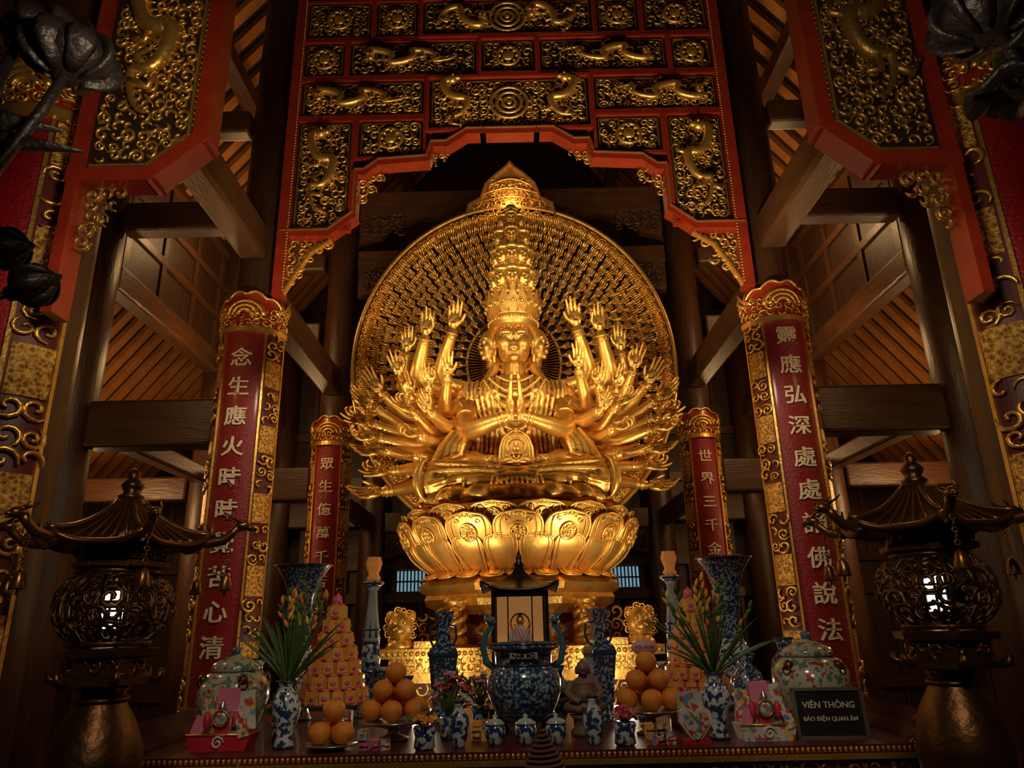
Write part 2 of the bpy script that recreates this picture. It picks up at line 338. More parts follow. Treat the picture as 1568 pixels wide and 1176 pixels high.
# ------------------------------------------------------------------ gilded arch at y=6
def arch():
    b=MB(); yf=5.90; yb=5.98
    Z=lambda z:z+EYE
    half=[(2.14,3.42),(1.70,3.42),(1.48,3.60),(1.48,4.06),(1.40,4.06),(1.26,4.17),(.80,4.20),(.76,4.36),(.62,4.36),(.42,4.50),(.26,4.50)]
    low=[(-x,Z(z)) for x,z in half]+[(x,Z(z)) for x,z in reversed(half)]
    poly=low+[(2.14,Z(6.22)),(-2.14,Z(6.22))]
    b.prism(poly,yf,yb,'ground_brown')
    b.strip(low,.060,yf-.07,yb,'red_lacquer'); b.strip([(x,z+.038) for x,z in low],.014,yf-.08,yf,'gold_bright')
    for s in (-1,1):
        b.bb(s*2.12-.045,s*2.12+.045,yf-.069,yb,Z(2.80),Z(6.22),'red_lacquer')
        for i in range(110): b.ell((s*2.070,yf-.07,Z(2.85+i*.0305)),.010,'gold_bright',5,4)
    P=[]
    for s in (-1,1):
        f=lambda a,c:(min(s*a,s*c),max(s*a,s*c))
        P+=[(*f(1.39,2.07),5.68,6.16),(*f(.91,1.36),5.68,6.16),(*f(1.64,2.07),5.20,5.64),(*f(.31,1.61),5.20,5.64),(*f(.83,2.07),4.72,5.16),(*f(1.52,2.07),3.47,4.68),(*f(.83,1.48),4.24,4.68)]
    P+=[(-.88,.88,5.68,6.16),(-.28,.28,5.20,5.64),(-.80,.80,4.54,5.16)]
    for pi_,(x0,x1,z0,z1) in enumerate(P):
        z0=Z(z0);z1=Z(z1); e=.020; yo=.0015*pi_
        for (a,c,d,g) in ((x0-e,x1+e,z0-e,z0+.012),(x0-e,x1+e,z1-.012,z1+e),(x0-e,x0+.012,z0+.013,z1-.013),(x1-.012,x1+e,z0+.013,z1-.013)): b.bb(a,c,yf-.040-yo,yf+.01,d,g,'red_lacquer')
        q=.034
        for (a,c,d,g) in ((x0+q,x1-q,z0+q,z0+q+.011),(x0+q,x1-q,z1-q-.011,z1-q),(x0+q,x0+q+.011,z0+q,z1-q),(x1-q-.011,x1-q,z0+q,z1-q)): b.bb(a,c,yf-.03,yf,d,g,'gold_dim')
        lit='gold_bright' if z0<Z(5.1) else 'gold_dim'; dl='gold_bright'  # upper rows get dimmer gold: light falloff put into the colour
        w=x1-x0;h=z1-z0;cx=(x0+x1)/2;cz=(z0+z1)/2
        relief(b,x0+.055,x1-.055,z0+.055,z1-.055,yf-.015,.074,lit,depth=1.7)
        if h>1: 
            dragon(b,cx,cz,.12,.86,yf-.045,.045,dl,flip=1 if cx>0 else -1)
        elif w>1.5:
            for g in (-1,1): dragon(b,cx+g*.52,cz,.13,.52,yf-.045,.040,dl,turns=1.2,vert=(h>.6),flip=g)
            for R_ in (.06,.12,.18): b.torus((cx,yf-.04,cz),R_,.018,dl,28,6,Matrix.Rotation(pi/2,3,'X'))
            b.ell((cx,yf-.045,cz),(.03,.02,.03),dl)
        elif w>.9:
            dragon(b,cx,cz,.085,.86,yf-.045,.036,dl,turns=2,vert=False,flip=1 if cx<0 else -1)
        else:
            b.torus((cx,yf-.04,cz),.11,.018,dl,24,6,Matrix.Rotation(pi/2,3,'X')); b.ell((cx,yf-.04,cz),(.06,.03,.06),dl)
            for k in range(8): a=k*pi/4; b.ell((cx+.085*math.cos(a),yf-.045,cz+.085*math.sin(a)),.02,dl,6,4)
    for s in (-1,1):
        f=lambda a,c:(min(s*a,s*c),max(s*a,s*c))
        relief(b,*f(1.66,2.08),Z(2.92),Z(3.40),yf+.03,.085,'gold_bright',mask=lambda x,z:(abs(x)-1.62)/.46+(z-Z(2.85))/.55>1.0,depth=1.6)
        b.strip([(s*1.68,Z(3.38)),(s*1.86,Z(3.26)),(s*1.98,Z(3.05)),(s*2.08,Z(2.85))],.02,yf-.02,yf+.04,'gold_bright')
        relief(b,*f(1.20,1.46),Z(3.80),Z(4.10),yf+.03,.075,'gold_bright',mask=lambda x,z:(abs(x)-1.15)/.33+(z-Z(3.75))/.34>1.0,depth=1.6)
        relief(b,*f(.56,.76),Z(4.16),Z(4.32),yf+.03,.06,'gold_bright',mask=lambda x,z:(abs(x)-.52)/.26+(z-Z(4.12))/.2>1.0,depth=1.6)
    b.obj('gilded_carved_arch')
arch()
# near side panels
def near_panel(s):
    b=MB(); Z=lambda z:z+EYE; yf=2.86; yb=2.94; k=.95
    xs=lambda a:s*a*k
    low=[(xs(2.13),Z(1.98)),(xs(1.76),Z(1.98)),(xs(1.54),Z(2.17)),(xs(1.54),Z(4.3))]
    b.prism(low+[(xs(2.13),Z(4.3))],yf,yb,'ground_brown')
    b.strip(low,.07,yf-.05,yb,'red_lacquer'); b.strip([(xs(2.13),Z(1.32)),(xs(2.13),Z(4.3))],.05,yf-.048,yb,'red_lacquer')
    inn=[(xs(2.07),Z(2.04)),(xs(1.79),Z(2.04)),(xs(1.61),Z(2.20)),(xs(1.61),Z(4.3))]
    b.strip(inn,.012,yf-.03,yf,'gold_bright')
    m='gold_bright' if s<0 else 'gold_dim'  # right screen's weaker light put into the colour as dimmer gold
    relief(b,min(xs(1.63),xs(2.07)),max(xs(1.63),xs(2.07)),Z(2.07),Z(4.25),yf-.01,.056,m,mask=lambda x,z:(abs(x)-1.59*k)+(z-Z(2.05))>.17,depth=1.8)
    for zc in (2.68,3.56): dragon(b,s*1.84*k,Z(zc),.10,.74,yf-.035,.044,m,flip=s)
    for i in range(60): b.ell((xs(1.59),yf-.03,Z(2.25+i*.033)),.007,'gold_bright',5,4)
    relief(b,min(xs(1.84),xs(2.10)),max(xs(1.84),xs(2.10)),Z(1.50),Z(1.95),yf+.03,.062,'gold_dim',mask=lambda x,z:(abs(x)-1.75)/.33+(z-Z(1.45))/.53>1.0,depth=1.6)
    b.obj('carved_dragon_screen')
near_panel(-1); near_panel(1)
# ------------------------------------------------------------------ couplet boards wrapped round columns
def slab(b,x0,x1,z0,z1,y0,y1,nx,m):
    zf=z1 if callable(z1) else (lambda x:z1)
    v=[];f=[]
    for i in range(nx+1):
        x=x0+(x1-x0)*i/nx; t=zf(x); v+=[(x,y0,z0),(x,y1,z0),(x,y1,t),(x,y0,t)]
    for i in range(nx):
        a=i*4;c=a+4; f+=[(a,c,c+3,a+3),(a+3,c+3,c+2,a+2),(c,a,a+1,c+1),(a+1,a+2,c+2,c+1)]
    f+=[(0,3,2,1),(nx*4,nx*4+1,nx*4+2,nx*4+3)]
    b.add(v,f,m,False)
def couplet(cx,cy,z0,z1,R,half,chars,csize,spacing,ztop,brd=.47):
    t=MB(); Wd=R*half; rw=Wd*brd
    slab(t,-rw,rw,z0,z1,-.02,0,20,'red_board')
    for s in (-1,1):
        a,c=min(s*rw,s*Wd),max(s*rw,s*Wd)
        slab(t,a,c,z0,z1,-.025,0,10,'ground_red')
        for e in (rw,Wd-.008): slab(t,s*e-.008,s*e+.008,z0,z1,-.040,-.02,1,'gold_bright')
        z=z0;k=0
        while z<z1-.05:
            L=.24 if k%2 else .34; zt=min(z+L,z1)
            if k%2: slab(t,a+.018,c-.018,z,zt,-.036,-.02,6,'gold_tex')
            else: relief(t,a+.02,c-.02,z+.01,zt-.01,-.033,(c-a)*.5,'gold_bright',depth=1.1)
            z=zt;k+=1
    h=lambda x: z1+.14+.16*math.cos(x/Wd*pi*.5)+.035*abs(math.sin(x/Wd*pi*2.5))+(.13*((abs(x)/Wd-.8)/.2)**1.5 if abs(x)>Wd*.8 else 0)
    slab(t,-Wd*1.02,Wd*1.02,z1-.02,h,-.035,0,44,'red_lacquer')
    relief(t,-Wd,Wd,z1+.0,z1+.20,-.045,.06,'gold_bright',depth=1.6)
    pts=[(x,-.05,h(x)) for x in np.linspace(-Wd,Wd,44)]; t.tube(pts,.014,'gold_bright',6)
    for rr in (.05,.09,.13): t.tube([(rr*math.cos(a),-.065,z1+.10+rr*math.sin(a)) for a in np.linspace(0,pi,14)],.017,'gold_bright',6)
    for s in (-1,1):
        for q in range(2): t.tube([(s*Wd*(.62+.2*q),-.055,z1+.14),(s*Wd*(.78+.2*q),-.06,z1+.20),(s*Wd*(.74+.2*q),-.055,z1+.28+.02*q)],[.014,.018,.004],'gold_bright',6)
    slab(t,-Wd,Wd,z1-.05,z1,-.055,-.02,20,'gold_bright'); slab(t,-Wd,Wd,z0,z0+.12,-.05,-.02,20,'gold_bright')
    for i,c in enumerate(chars):
        v,f=text_mesh(c,csize); t.add(v+np.array((0,-.028,ztop-i*spacing)),f,'char_white',False)
    b=MB()
    def wr(v):
        a=v[:,0]/R; q=R-v[:,1]; return np.stack([cx+q*np.sin(a),cy-q*np.cos(a),v[:,2]],1)
    b.addmb(t,wr); b.obj('couplet_board')
couplet(-2.37,6.1,.9,4.10,.250,1.45,'念生應火時時覺苦心清',.175,.263,3.80)
couplet(2.37,6.1,.9,4.10,.250,1.45,'靈應弘深處處諸佛說法',.175,.270,3.90)
couplet(-2.37,9.1,1.2,3.80,.225,1.45,'眾生億萬千苦度',.16,.285,3.50)
couplet(2.37,9.1,1.2,3.80,.225,1.45,'世界三千金身開',.16,.285,3.50)
couplet(-2.40,3.2,.5,4.05,.26,1.25,'',.2,.3,3.8,.40)
couplet(2.40,3.2,.5,4.05,.26,1.25,'',.2,.3,3.8,.40)
# ------------------------------------------------------------------ hands and head templates
def mkhand(curl,spread,thumb,pinch=False,vox=.02):
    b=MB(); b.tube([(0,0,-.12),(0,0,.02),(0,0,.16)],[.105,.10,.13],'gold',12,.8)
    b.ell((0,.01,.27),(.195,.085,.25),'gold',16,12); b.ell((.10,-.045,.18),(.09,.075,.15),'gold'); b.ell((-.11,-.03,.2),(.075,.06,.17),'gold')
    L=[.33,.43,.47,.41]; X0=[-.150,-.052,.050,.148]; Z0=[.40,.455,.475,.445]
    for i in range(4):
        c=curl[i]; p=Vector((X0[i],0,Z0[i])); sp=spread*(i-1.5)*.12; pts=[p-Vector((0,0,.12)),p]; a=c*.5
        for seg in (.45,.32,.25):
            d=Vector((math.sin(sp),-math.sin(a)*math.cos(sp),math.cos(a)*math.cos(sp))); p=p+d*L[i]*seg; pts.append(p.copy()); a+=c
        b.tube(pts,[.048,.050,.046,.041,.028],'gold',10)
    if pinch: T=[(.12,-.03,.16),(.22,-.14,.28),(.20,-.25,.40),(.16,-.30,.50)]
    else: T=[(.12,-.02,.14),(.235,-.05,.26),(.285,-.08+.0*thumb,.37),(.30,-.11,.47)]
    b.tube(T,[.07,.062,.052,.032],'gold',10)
    return remesh(b,vox,2)
HANDS={'open':mkhand([.16,.14,.10,.14],.7,0),'relax':mkhand([.60,.50,.40,.22],.5,0),'mudra':mkhand([.12,.30,.75,.95],1.0,0,True),'flat':mkhand([.03]*4,.1,0),'grip':mkhand([.95,.95,.95,.8],.2,0,True)}
def mkhead(vox,it):
    b=MB(); m='gold'
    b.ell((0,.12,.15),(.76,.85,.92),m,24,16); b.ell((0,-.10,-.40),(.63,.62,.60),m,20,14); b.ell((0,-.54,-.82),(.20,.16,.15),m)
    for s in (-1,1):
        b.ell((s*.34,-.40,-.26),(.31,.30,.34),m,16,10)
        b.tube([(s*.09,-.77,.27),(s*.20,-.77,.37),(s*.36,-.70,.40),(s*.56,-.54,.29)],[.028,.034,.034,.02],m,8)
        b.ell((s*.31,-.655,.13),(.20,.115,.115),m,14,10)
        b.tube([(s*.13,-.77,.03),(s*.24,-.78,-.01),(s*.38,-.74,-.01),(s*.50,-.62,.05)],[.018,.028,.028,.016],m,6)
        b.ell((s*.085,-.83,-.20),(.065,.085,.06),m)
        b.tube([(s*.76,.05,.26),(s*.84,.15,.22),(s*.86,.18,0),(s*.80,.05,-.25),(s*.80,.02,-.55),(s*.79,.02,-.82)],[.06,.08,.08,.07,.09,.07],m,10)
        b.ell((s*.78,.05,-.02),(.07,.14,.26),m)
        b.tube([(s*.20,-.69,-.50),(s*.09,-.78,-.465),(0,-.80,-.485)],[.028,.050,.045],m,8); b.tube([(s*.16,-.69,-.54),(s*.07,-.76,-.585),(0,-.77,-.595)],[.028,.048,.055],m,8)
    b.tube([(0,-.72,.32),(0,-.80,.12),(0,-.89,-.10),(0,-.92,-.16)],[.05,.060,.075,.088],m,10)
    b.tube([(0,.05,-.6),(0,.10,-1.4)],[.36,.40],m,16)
    return remesh(b,vox,it)
HEAD=mkhead(.030,4); HEADS=mkhead(.065,2)
def put(b,tpl,M,m='gold'):
    o=b.T; b.T=M if o is None else o@M; b.add(tpl[0],tpl[1],m); b.T=o
def eyes(b,M):
    o=b.T; b.T=M if o is None else o@M
    for s in (-1,1):
        b.tube([(s*.14,-.775,.045),(s*.24,-.80,.02),(s*.37,-.765,.02),(s*.49,-.64,.065)],[.004,.016,.016,.004],'dark_eye',6)
    b.tube([(-.18,-.72,-.525),(0,-.825,-.535),(.18,-.72,-.525)],[.004,.010,.004],'dark_eye',5); b.ell((0,-.775,.52),(.05,.04,.05),'gold_bright'); b.T=o
def arm(b,S,E,W_,d,n,hand,hs,r,mir,m='gold'):
    S,E,W_=Vector(S),Vector(E),Vector(W_); c=E*.84+(S+W_)*.08
    pts=[S,S.lerp(E,.5),S.lerp(E,.82),c,E.lerp(W_,.18),E.lerp(W_,.5),E.lerp(W_,.8),W_]
    b.tube(pts,[r*1.15,r*1.10,r*1.0,r*.95,r*.98,r*.88,r*.68,r*.56],m,14)
    M=frame(W_,d,n)@Matrix.Diagonal((hs*(-1 if mir else 1),hs,hs,1)); put(b,HANDS[hand],M,m)
    f=frame(W_.lerp(E,.10),(W_-E),n).to_3x3()
    b.torus(W_.lerp(E,.10),r*.66,r*.14,'gold_bright',18,6,f); b.torus(W_.lerp(E,.19),r*.72,r*.09,'gold_bright',18,6,f)
    f=frame((0,0,0),(E-S),n).to_3x3(); b.torus(S.lerp(E,.5),r*1.12,r*.13,'gold_bright',18,6,f)
# ------------------------------------------------------------------ guanyin statue
def statue():
    root=bpy.data.objects.new('thousand_armed_guanyin_statue',None); sc.collection.objects.link(root)
    O=(0,7.8,EYE+1.12); root.location=(0,7.8,EYE+.33)
    def fin(b,name):
        ob=b.obj(name,loc=O); ob.parent=root; ob.matrix_parent_inverse=Matrix.Translation((-root.location.x,-root.location.y,-root.location.z)); return ob
    B=MB(); m='gold'
    prof=[(.02,.0),(.46,.04),(.43,.3),(.36,.6),(.42,.9),(.50,1.12),(.52,1.28),(.40,1.44),(.17,1.54),(.14,1.78),(.02,1.8)]
    B.lathe(prof,(0,0,0),m,36,1,.68)
    def Rz(z): return np.interp(z,[p[1] for p in prof],[p[0] for p in prof])
    def fy(x,z): r=Rz(z); return -.68*math.sqrt(max(r*r-x*x,.01))
    def folds(A,Bp,r0,r1,phis,sweep,rt):
        A=Vector(A);Bp=Vector(Bp); ax=(Bp-A).normalized(); n1=Vector((0,-1,0)); n1=(n1-ax*n1.dot(ax)).normalized(); n2=Vector((0,0,1)); n2=(n2-ax*n2.dot(ax)-n1*n2.dot(n1)).normalized()
        for ph in phis:
            P=[];R_=[]
            for j in range(12):
                t=j/11; a=ph+sweep*math.sin(t*pi*.5)+.10*math.sin(t*5+ph*3); r=r0+(r1-r0)*t
                P.append(A.lerp(Bp,t)+(n1*math.cos(a)+n2*math.sin(a))*r*1.0); R_.append(rt*(.35+.65*math.sin(pi*(.08+.84*t))))
            B.tube(P,R_,m,6)
    for s in (-1,1):
        B.ell((s*.48,.02,1.27),(.21,.2,.2),m,18,12)
        K=Vector((s*.82,-.46,.23)); A=Vector((-s*.22,-.80,.15)); Hp=Vector((s*.22,-.05,.24)); Mi=Vector((s*.5,-.28,.30))
        B.tube([Hp,Mi,K],[.32,.31,.25],m,20); B.tube([K,K.lerp(A,.3),K.lerp(A,.7),A],[.245,.215,.165,.115],m,20); B.ell(K,(.26,.26,.24),m,18,12)
        folds(K,A,.245,.125,[-1.1,-.65,-.22,.22,.68,1.1],.45,.034)
        folds(K,Mi,.25,.30,[.5,.85,1.2,1.5],.25,.030)
        for k in range(6):   # knee folds curving round the knee cap
            P=[K+Vector((s*(.20-.035*k)*math.cos(a)+s*.02*k,-.255*math.cos(a*.5)*math.cos(.25*k-.4),.235*math.sin(a))) for a in np.linspace(-1.2,1.25,12)]
            B.tube(P,[.028*math.sin(pi*(.1+.8*q/11)) for q in range(12)],m,6)
        for k in range(7):
            x0=s*(.18+.060*k); P=[]
            for j in range(9):
                t=j/8; z=1.44-.95*t; x=x0*(1-.15*t)+s*.02*math.sin(j); P.append((x,fy(min(abs(x),.9*Rz(z)),z)-.012,z))
            B.tube(P,.026,m,6)
        # hanging sleeves of the two robed main arms
        for q in range(4):
            B.tube([(s*(.50+.05*q),-.34,.80),(s*(.58+.06*q),-.42,.62),(s*(.62+.07*q),-.48-.02*q,.44),(s*(.60+.09*q),-.55,.36)],[.055,.065,.055,.02],m,8)
        B.tube([(s*.18,.02,1.75),(s*.26,-.06,1.55),(s*.34,-.16,1.40),(s*.36,-.26,1.2)],[.06,.06,.05,.03],m,8)
        B.tube([A+Vector((0,0,.02)),A+Vector((-s*.16,-.02,.04)),A+Vector((-s*.30,.02,.05))],[.10,.085,.05],m,12,.7)
    B.lathe([(.02,-.03),(.94,-.03),(1.01,.0),(1.01,.05),(.95,.11),(.74,.18),(.02,.18)],(0,-.37,0),m,160,1,.66,fn=lambda r,z,a:(r*(1+(.020*math.sin(a*30)+.012*math.sin(a*13))*(1 if r>.7 else .3)),z+.015*math.sin(a*15)*(1 if r>.7 else 0)))
    for k in range(5):
        P=[]
        for j in range(15):
            u=-1+j/7; x=u*(.30+.02*k); z=1.36-(.20+.11*k)*(1-u*u); P.append((x,fy(x,z)-.008,z))
        B.tube(P,.022,m,6)
    for k in range(11):
        P=[]
        for j in range(8):
            t=j/7; a=(k-5)*.11; P.append(((k-5)*.045+a*t*1.2,-.30-.56*t,.50-.30*t-.05*t*t)); 
        B.tube(P,.022,m,6)
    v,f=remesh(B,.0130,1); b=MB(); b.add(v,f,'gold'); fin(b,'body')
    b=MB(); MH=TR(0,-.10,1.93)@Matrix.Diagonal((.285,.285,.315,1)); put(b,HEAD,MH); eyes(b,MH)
    for s in (-1,1):
        M=TR(s*.27,.02,1.92)@Matrix.Rotation(s*1.15,4,'Z')@Matrix.Diagonal((.17,.17,.20,1)); put(b,HEADS,M); eyes(b,M)
    b.lathe([(.20,2.05),(.275,2.10),(.285,2.18),(.25,2.26),(.16,2.40)],(0,-.06,0),'gold',32,1,1.05)
    for k in range(40): a=2*pi*k/40; b.ell((.29*math.cos(a),-.06+.30*math.sin(a),2.14),.017,'gold_bright',6,4)
    def leafplate(a,r,z,h,w):
        M=TR(r*math.sin(a),-.06-r*1.05*math.cos(a),z)@Matrix.Rotation(a,4,'Z')@Matrix.Rotation(.12,4,'X'); o=b.T; b.T=M
        b.prism([(-w*.6,0),(w*.6,0),(w,h*.35),(w*.8,h*.6),(w*.25,h*.85),(0,h),(-w*.25,h*.85),(-w*.8,h*.6),(-w,h*.35)],-.010,.010,'gold')
        b.torus((0,-.015,h*.4),w*.5,w*.14,'gold_bright',14,5,Matrix.Rotation(pi/2,3,'X')); b.ell((0,-.02,h*.4),(w*.3,.02,w*.35),'gold_bright',8,5); b.T=o
    tiers=[(2.20,.29,.30,.065,13,0,0),(2.50,.225,.13,.042,11,5,.125),(2.80,.20,.12,.042,11,5,.118),(3.08,.165,.11,.038,9,3,.105),(3.33,.12,.09,.034,8,3,.085)]
    for (z,r,h,w,n,nh,hs) in tiers:
        b.lathe([(r*.95,z-.04),(r*1.02,z-.01),(r,z+.04),(r*.8,z+.1),(r*.6,z+.26)],(0,-.06,0),'gold',24)
        for k in range(n): leafplate(-pi/2*1.25+k*(pi*1.25)/(n-1),r,z,h,w)
        for k in range(nh):
            a=(-.5+k/(nh-1))*2.5; M=TR((r*.90)*math.sin(a),-.06-(r*.96)*math.cos(a),z+.18)@Matrix.Rotation(a,4,'Z')@Matrix.Diagonal((hs*.9,hs*.9,hs*1.08,1)); put(b,HEADS,M,'gold'); eyes(b,M)
            b.lathe([(hs*.80,0),(hs*.75,hs*.4),(hs*.3,hs*.6),(.01,hs*.9)],((r*.88)*math.sin(a),-.06-(r*.88)*math.cos(a),z+.18+hs*.55),'gold_bright',10)
    M=TR(0,-.10,3.58)@Matrix.Diagonal((.085,.085,.10,1)); put(b,HEADS,M,'gold_bright'); b.lathe([(.09,0),(.10,.03),(.06,.09),(.01,.13)],(0,-.09,3.62),'gold_bright',14)
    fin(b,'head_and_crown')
    b=MB()
    L=[ # S , E , W , dir , n , hand , hs , r
     ((.42,.12,1.35),(.90,.05,1.52),(.70,-.12,2.12),(-.10,-.05,1),(0,-1,0),'relax',.40,.098),
     ((.46,.15,1.32),(1.14,.05,1.46),(.99,-.10,2.03),(-.14,-.05,1),(.1,-1,0),'mudra',.40,.098),
     ((.5,.25,1.30),(1.32,.22,1.42),(1.26,.10,1.90),(.0,-.1,1),(0,-1,0),'relax',.37,.078),
     ((.5,.22,1.25),(1.22,.20,1.22),(1.36,.08,1.62),(.35,-.1,1),(-.2,-1,0),'mudra',.38,.078),
     ((.5,.18,1.20),(1.20,.10,1.02),(1.52,.0,1.38),(.55,-.1,.8),(-.2,-1,.2),'open',.38,.080),
     ((.5,.12,1.12),(1.16,.00,.90),(1.60,-.10,1.16),(.85,-.2,.55),(-.1,-1,.4),'relax',.38,.080),
     ((.5,.10,1.05),(1.10,-.06,.80),(1.56,-.22,.98),(1,-.25,.25),(0,-.9,.5),'mudra',.38,.080),
     ((.5,.05,.98),(1.05,-.10,.70),(1.50,-.30,.80),(1,-.3,.05),(0,-.8,.6),'grip',.38,.080),
     ((.45,.02,.90),(.98,-.12,.58),(1.40,-.34,.60),(1,-.25,-.05),(0,-.9,.5),'relax',.37,.080),
     ((.42,.02,.80),(.95,-.05,.48),(1.34,-.25,.42),(1,-.2,-.05),(0,-.8,.6),'mudra',.37,.078),
     ((.42,.05,.70),(.95,.05,.34),(1.38,-.15,.22),(1,-.25,-.08),(0,-.9,.5),'relax',.38,.082),
     ((.48,-.05,1.25),(.80,-.25,1.05),(.70,-.55,1.40),(.03,-.15,1),(-.3,-1,0),'open',.32,.078),
     ((.5,-.02,1.20),(.98,-.22,.98),(.90,-.50,1.26),(.1,-.2,1),(-.3,-1,0),'mudra',.32,.075),
     ((.5,.02,1.18),(1.10,-.15,1.02),(1.12,-.36,1.24),(.35,-.2,.8),(0,-1,.2),'relax',.33,.075),
     ((.48,-.02,1.08),(.90,-.25,.82),(1.06,-.52,1.00),(.7,-.3,.4),(0,-.8,.6),'mudra',.33,.075),
     ((.46,-.02,.98),(.84,-.28,.66),(1.02,-.58,.72),(.8,-.4,.0),(0,-.6,.8),'grip',.33,.075),
     ((.44,-.04,1.05),(.72,-.30,.86),(.86,-.60,.94),(.35,-.3,.5),(0,-1,.3),'relax',.31,.075),
     ((.44,.0,.75),(.78,-.22,.50),(1.06,-.50,.50),(.9,-.4,.1),(0,-.5,.8),'open',.31,.078),
     ((.50,-.05,1.20),(.56,-.36,.76),(.10,-.64,.90),(-.18,-.05,1),None,'flat',.50,.100),
     ((.45,-.03,1.0),(.66,-.30,.50),(.20,-.68,.40),(-1,-.15,-.05),(0,-.2,1),'relax',.36,.088)]
    for s in (-1,1):
        for i,(S,E,W_,d,n,h,hs,r) in enumerate(L):
            j=(lambda k:random.uniform(-k,k)) if i<18 else (lambda k:0)
            S=(s*S[0],S[1],S[2]); E=(s*(E[0]+j(.03)),E[1]+j(.02),E[2]+j(.03)); W_=(s*(W_[0]+j(.04)),W_[1]+j(.03),W_[2]+j(.03)); d=(s*d[0],d[1],d[2])
            if n is None:
                W_=(s*.055,-.74,.86); d=(-s*.03,-.06,1); n=(-s,0,0); arm(b,S,(s*.56,-.42,.76),W_,d,n,h,hs,r,s>0); continue
            if s<0 and i==10: W_=(-1.44,-.2,.20); E=(-.98,.02,.32); hs=.42; r=.09
            arm(b,S,E,W_,d,(s*n[0],n[1],n[2]),h,hs,r,s>0)
    fin(b,'arms')
    b=MB()
    for (w,dp,zt,n,rr) in ((.20,.10,1.46,24,.016),(.28,.22,1.44,34,.018),(.34,.40,1.42,44,.016)):
        for j in range(n):
            u=-1+2*j/(n-1); x=u*w; z=zt-dp*(1-u*u); b.ell((x,fy(x,z)-.035,z),rr,'gold_bright',6,5)
    b.ell((0,fy(0,1.2)-.04,1.2),(.05,.03,.06),'gold_bright'); b.ell((0,fy(0,1.0)-.04,1.0),(.04,.03,.05),'gold_bright')
    M=TR(0,-.56,.33)@Matrix.Rotation(-.04,4,'X'); b.T=M
    ap=[(-.15,0),(.15,0),(.175,.10),(.165,.24),(.13,.34),(.07,.40),(0,.44),(-.07,.40),(-.13,.34),(-.165,.24),(-.175,.10)]
    b.prism(ap,-.012,.02,'gold')
    b.tube([(x,-.02,z) for x,z in ap+[ap[0]]],.013,'gold_bright',6); b.tube([(x*.8,-.02,.03+z*.85) for x,z in ap+[ap[0]]],.006,'gold_bright',6)
    b.torus((0,-.03,.24),.095,.010,'gold_bright',24,6,Matrix.Rotation(pi/2,3,'X'))
    b.ell((0,-.05,.28),(.027,.03,.035),'gold_bright'); b.ell((0,-.05,.21),(.04,.03,.05),'gold_bright'); b.ell((0,-.055,.16),(.07,.035,.025),'gold_bright')
    relief(b,-.12,.12,.03,.12,-.025,.04,'gold_bright'); relief(b,-.10,.10,.33,.39,-.025,.04,'gold_bright'); b.T=None
    for k in range(11): b.tube([((k-5)*.03,-.60,.34),((k-5)*.045,-.80,.26),((k-5)*.05,-1.02,.12)],[.010,.012,.010],'gold_bright',5)
    for s in (-1,1):
        for q in range(3):
            P=[(s*(.56+.05*q+.04*t),-.12-.25*t,1.2-.75*t+.05*math.sin(t*6)) for t in np.linspace(0,1,10)]; b.tube(P,.018,'gold',6)
    fin(b,'robe_ornaments')
    # halo of a thousand hands
    b=MB(); Y=.70; cz=1.93; kz=1.11; G=.985
    th=MB(); th.tube([(0,0,-.05),(0,0,0),(0,-.01,.045)],[.014,.018,.030],'gold_bright',6,.7)
    for q in range(4): th.tube([((q-1.5)*.016,-.01,.035),((q-1.5)*.024,-.03,.075),((q-1.5)*.022,-.045,.105-.01*abs(q-1.6))],[.009,.009,.005],'gold_bright',4)
    th.tube([(.02,-.01,.02),(.048,-.03,.05)],[.009,.005],'gold_bright',4)
    tv=th.verts(); tf=th.F
    def ringpt(r,a,y=Y): return (G*r*math.sin(a),y,cz+kz*G*r*math.cos(a))
    R=.64; k=0
    while R<1.84:
        n=int(2*pi*R/(.102+.012*(R-.6))); 
        for i in range(n):
            a=2*pi*(i+.5*(k%2))/n; p=ringpt(R,a); aa=a+random.uniform(-.22,.22); cc,ss=math.cos(aa),math.sin(aa); q=.95+.42*(R-.6)/1.3
            w=np.stack([p[0]+(tv[:,0]*cc+tv[:,2]*ss)*q,p[1]-.05+tv[:,1]*q*1.6-.03*random.random(),p[2]+(-tv[:,0]*ss+tv[:,2]*cc)*q],1)
            b.add(w,tf,'gold_bright')
        R+=.115; k+=1
    def ann(r0,r1,y0,m,n=120):
        v=[];f=[]
        for i in range(n):
            a=2*pi*i/n; v+=[ringpt(r0,a,y0),ringpt(r1,a,y0),ringpt(r1,a,y0+.04),ringpt(r0,a,y0+.04)]
        for i in range(n):
            a=i*4;c=((i+1)%n)*4; f+=[(a,c,c+1,a+1),(a+1,c+1,c+2,a+2),(a+2,c+2,c+3,a+3),(a+3,c+3,c,a)]
        b.add(v,f,m,True)
    ann(1.10,1.90,Y+.02,'ground_brown'); ann(.60,1.10,Y+.03,'ground_brown')
    ann(1.86,2.07,Y-.02,'gold'); 
    for r,t in ((1.87,.018),(2.05,.028),(1.96,.012)): b.tube([ringpt(r,2*pi*i/120,Y-.04) for i in range(121)],t,'gold_bright',6)
    for i in range(150):
        a=2*pi*i/150; v,f=CURL[i%2]; p=ringpt(1.96,a,Y-.045); b.add(v*np.array((.10,.12,.10))+np.array(p),f,'gold_bright')
    for i in range(96):
        a=2*pi*i/96; b.tube([ringpt(.34,a,Y-.02),ringpt(.60,a,Y-.03)],[.006,.011],'gold',4)
    b.tube([ringpt(.60,2*pi*i/80,Y-.02) for i in range(81)],.02,'gold',6)
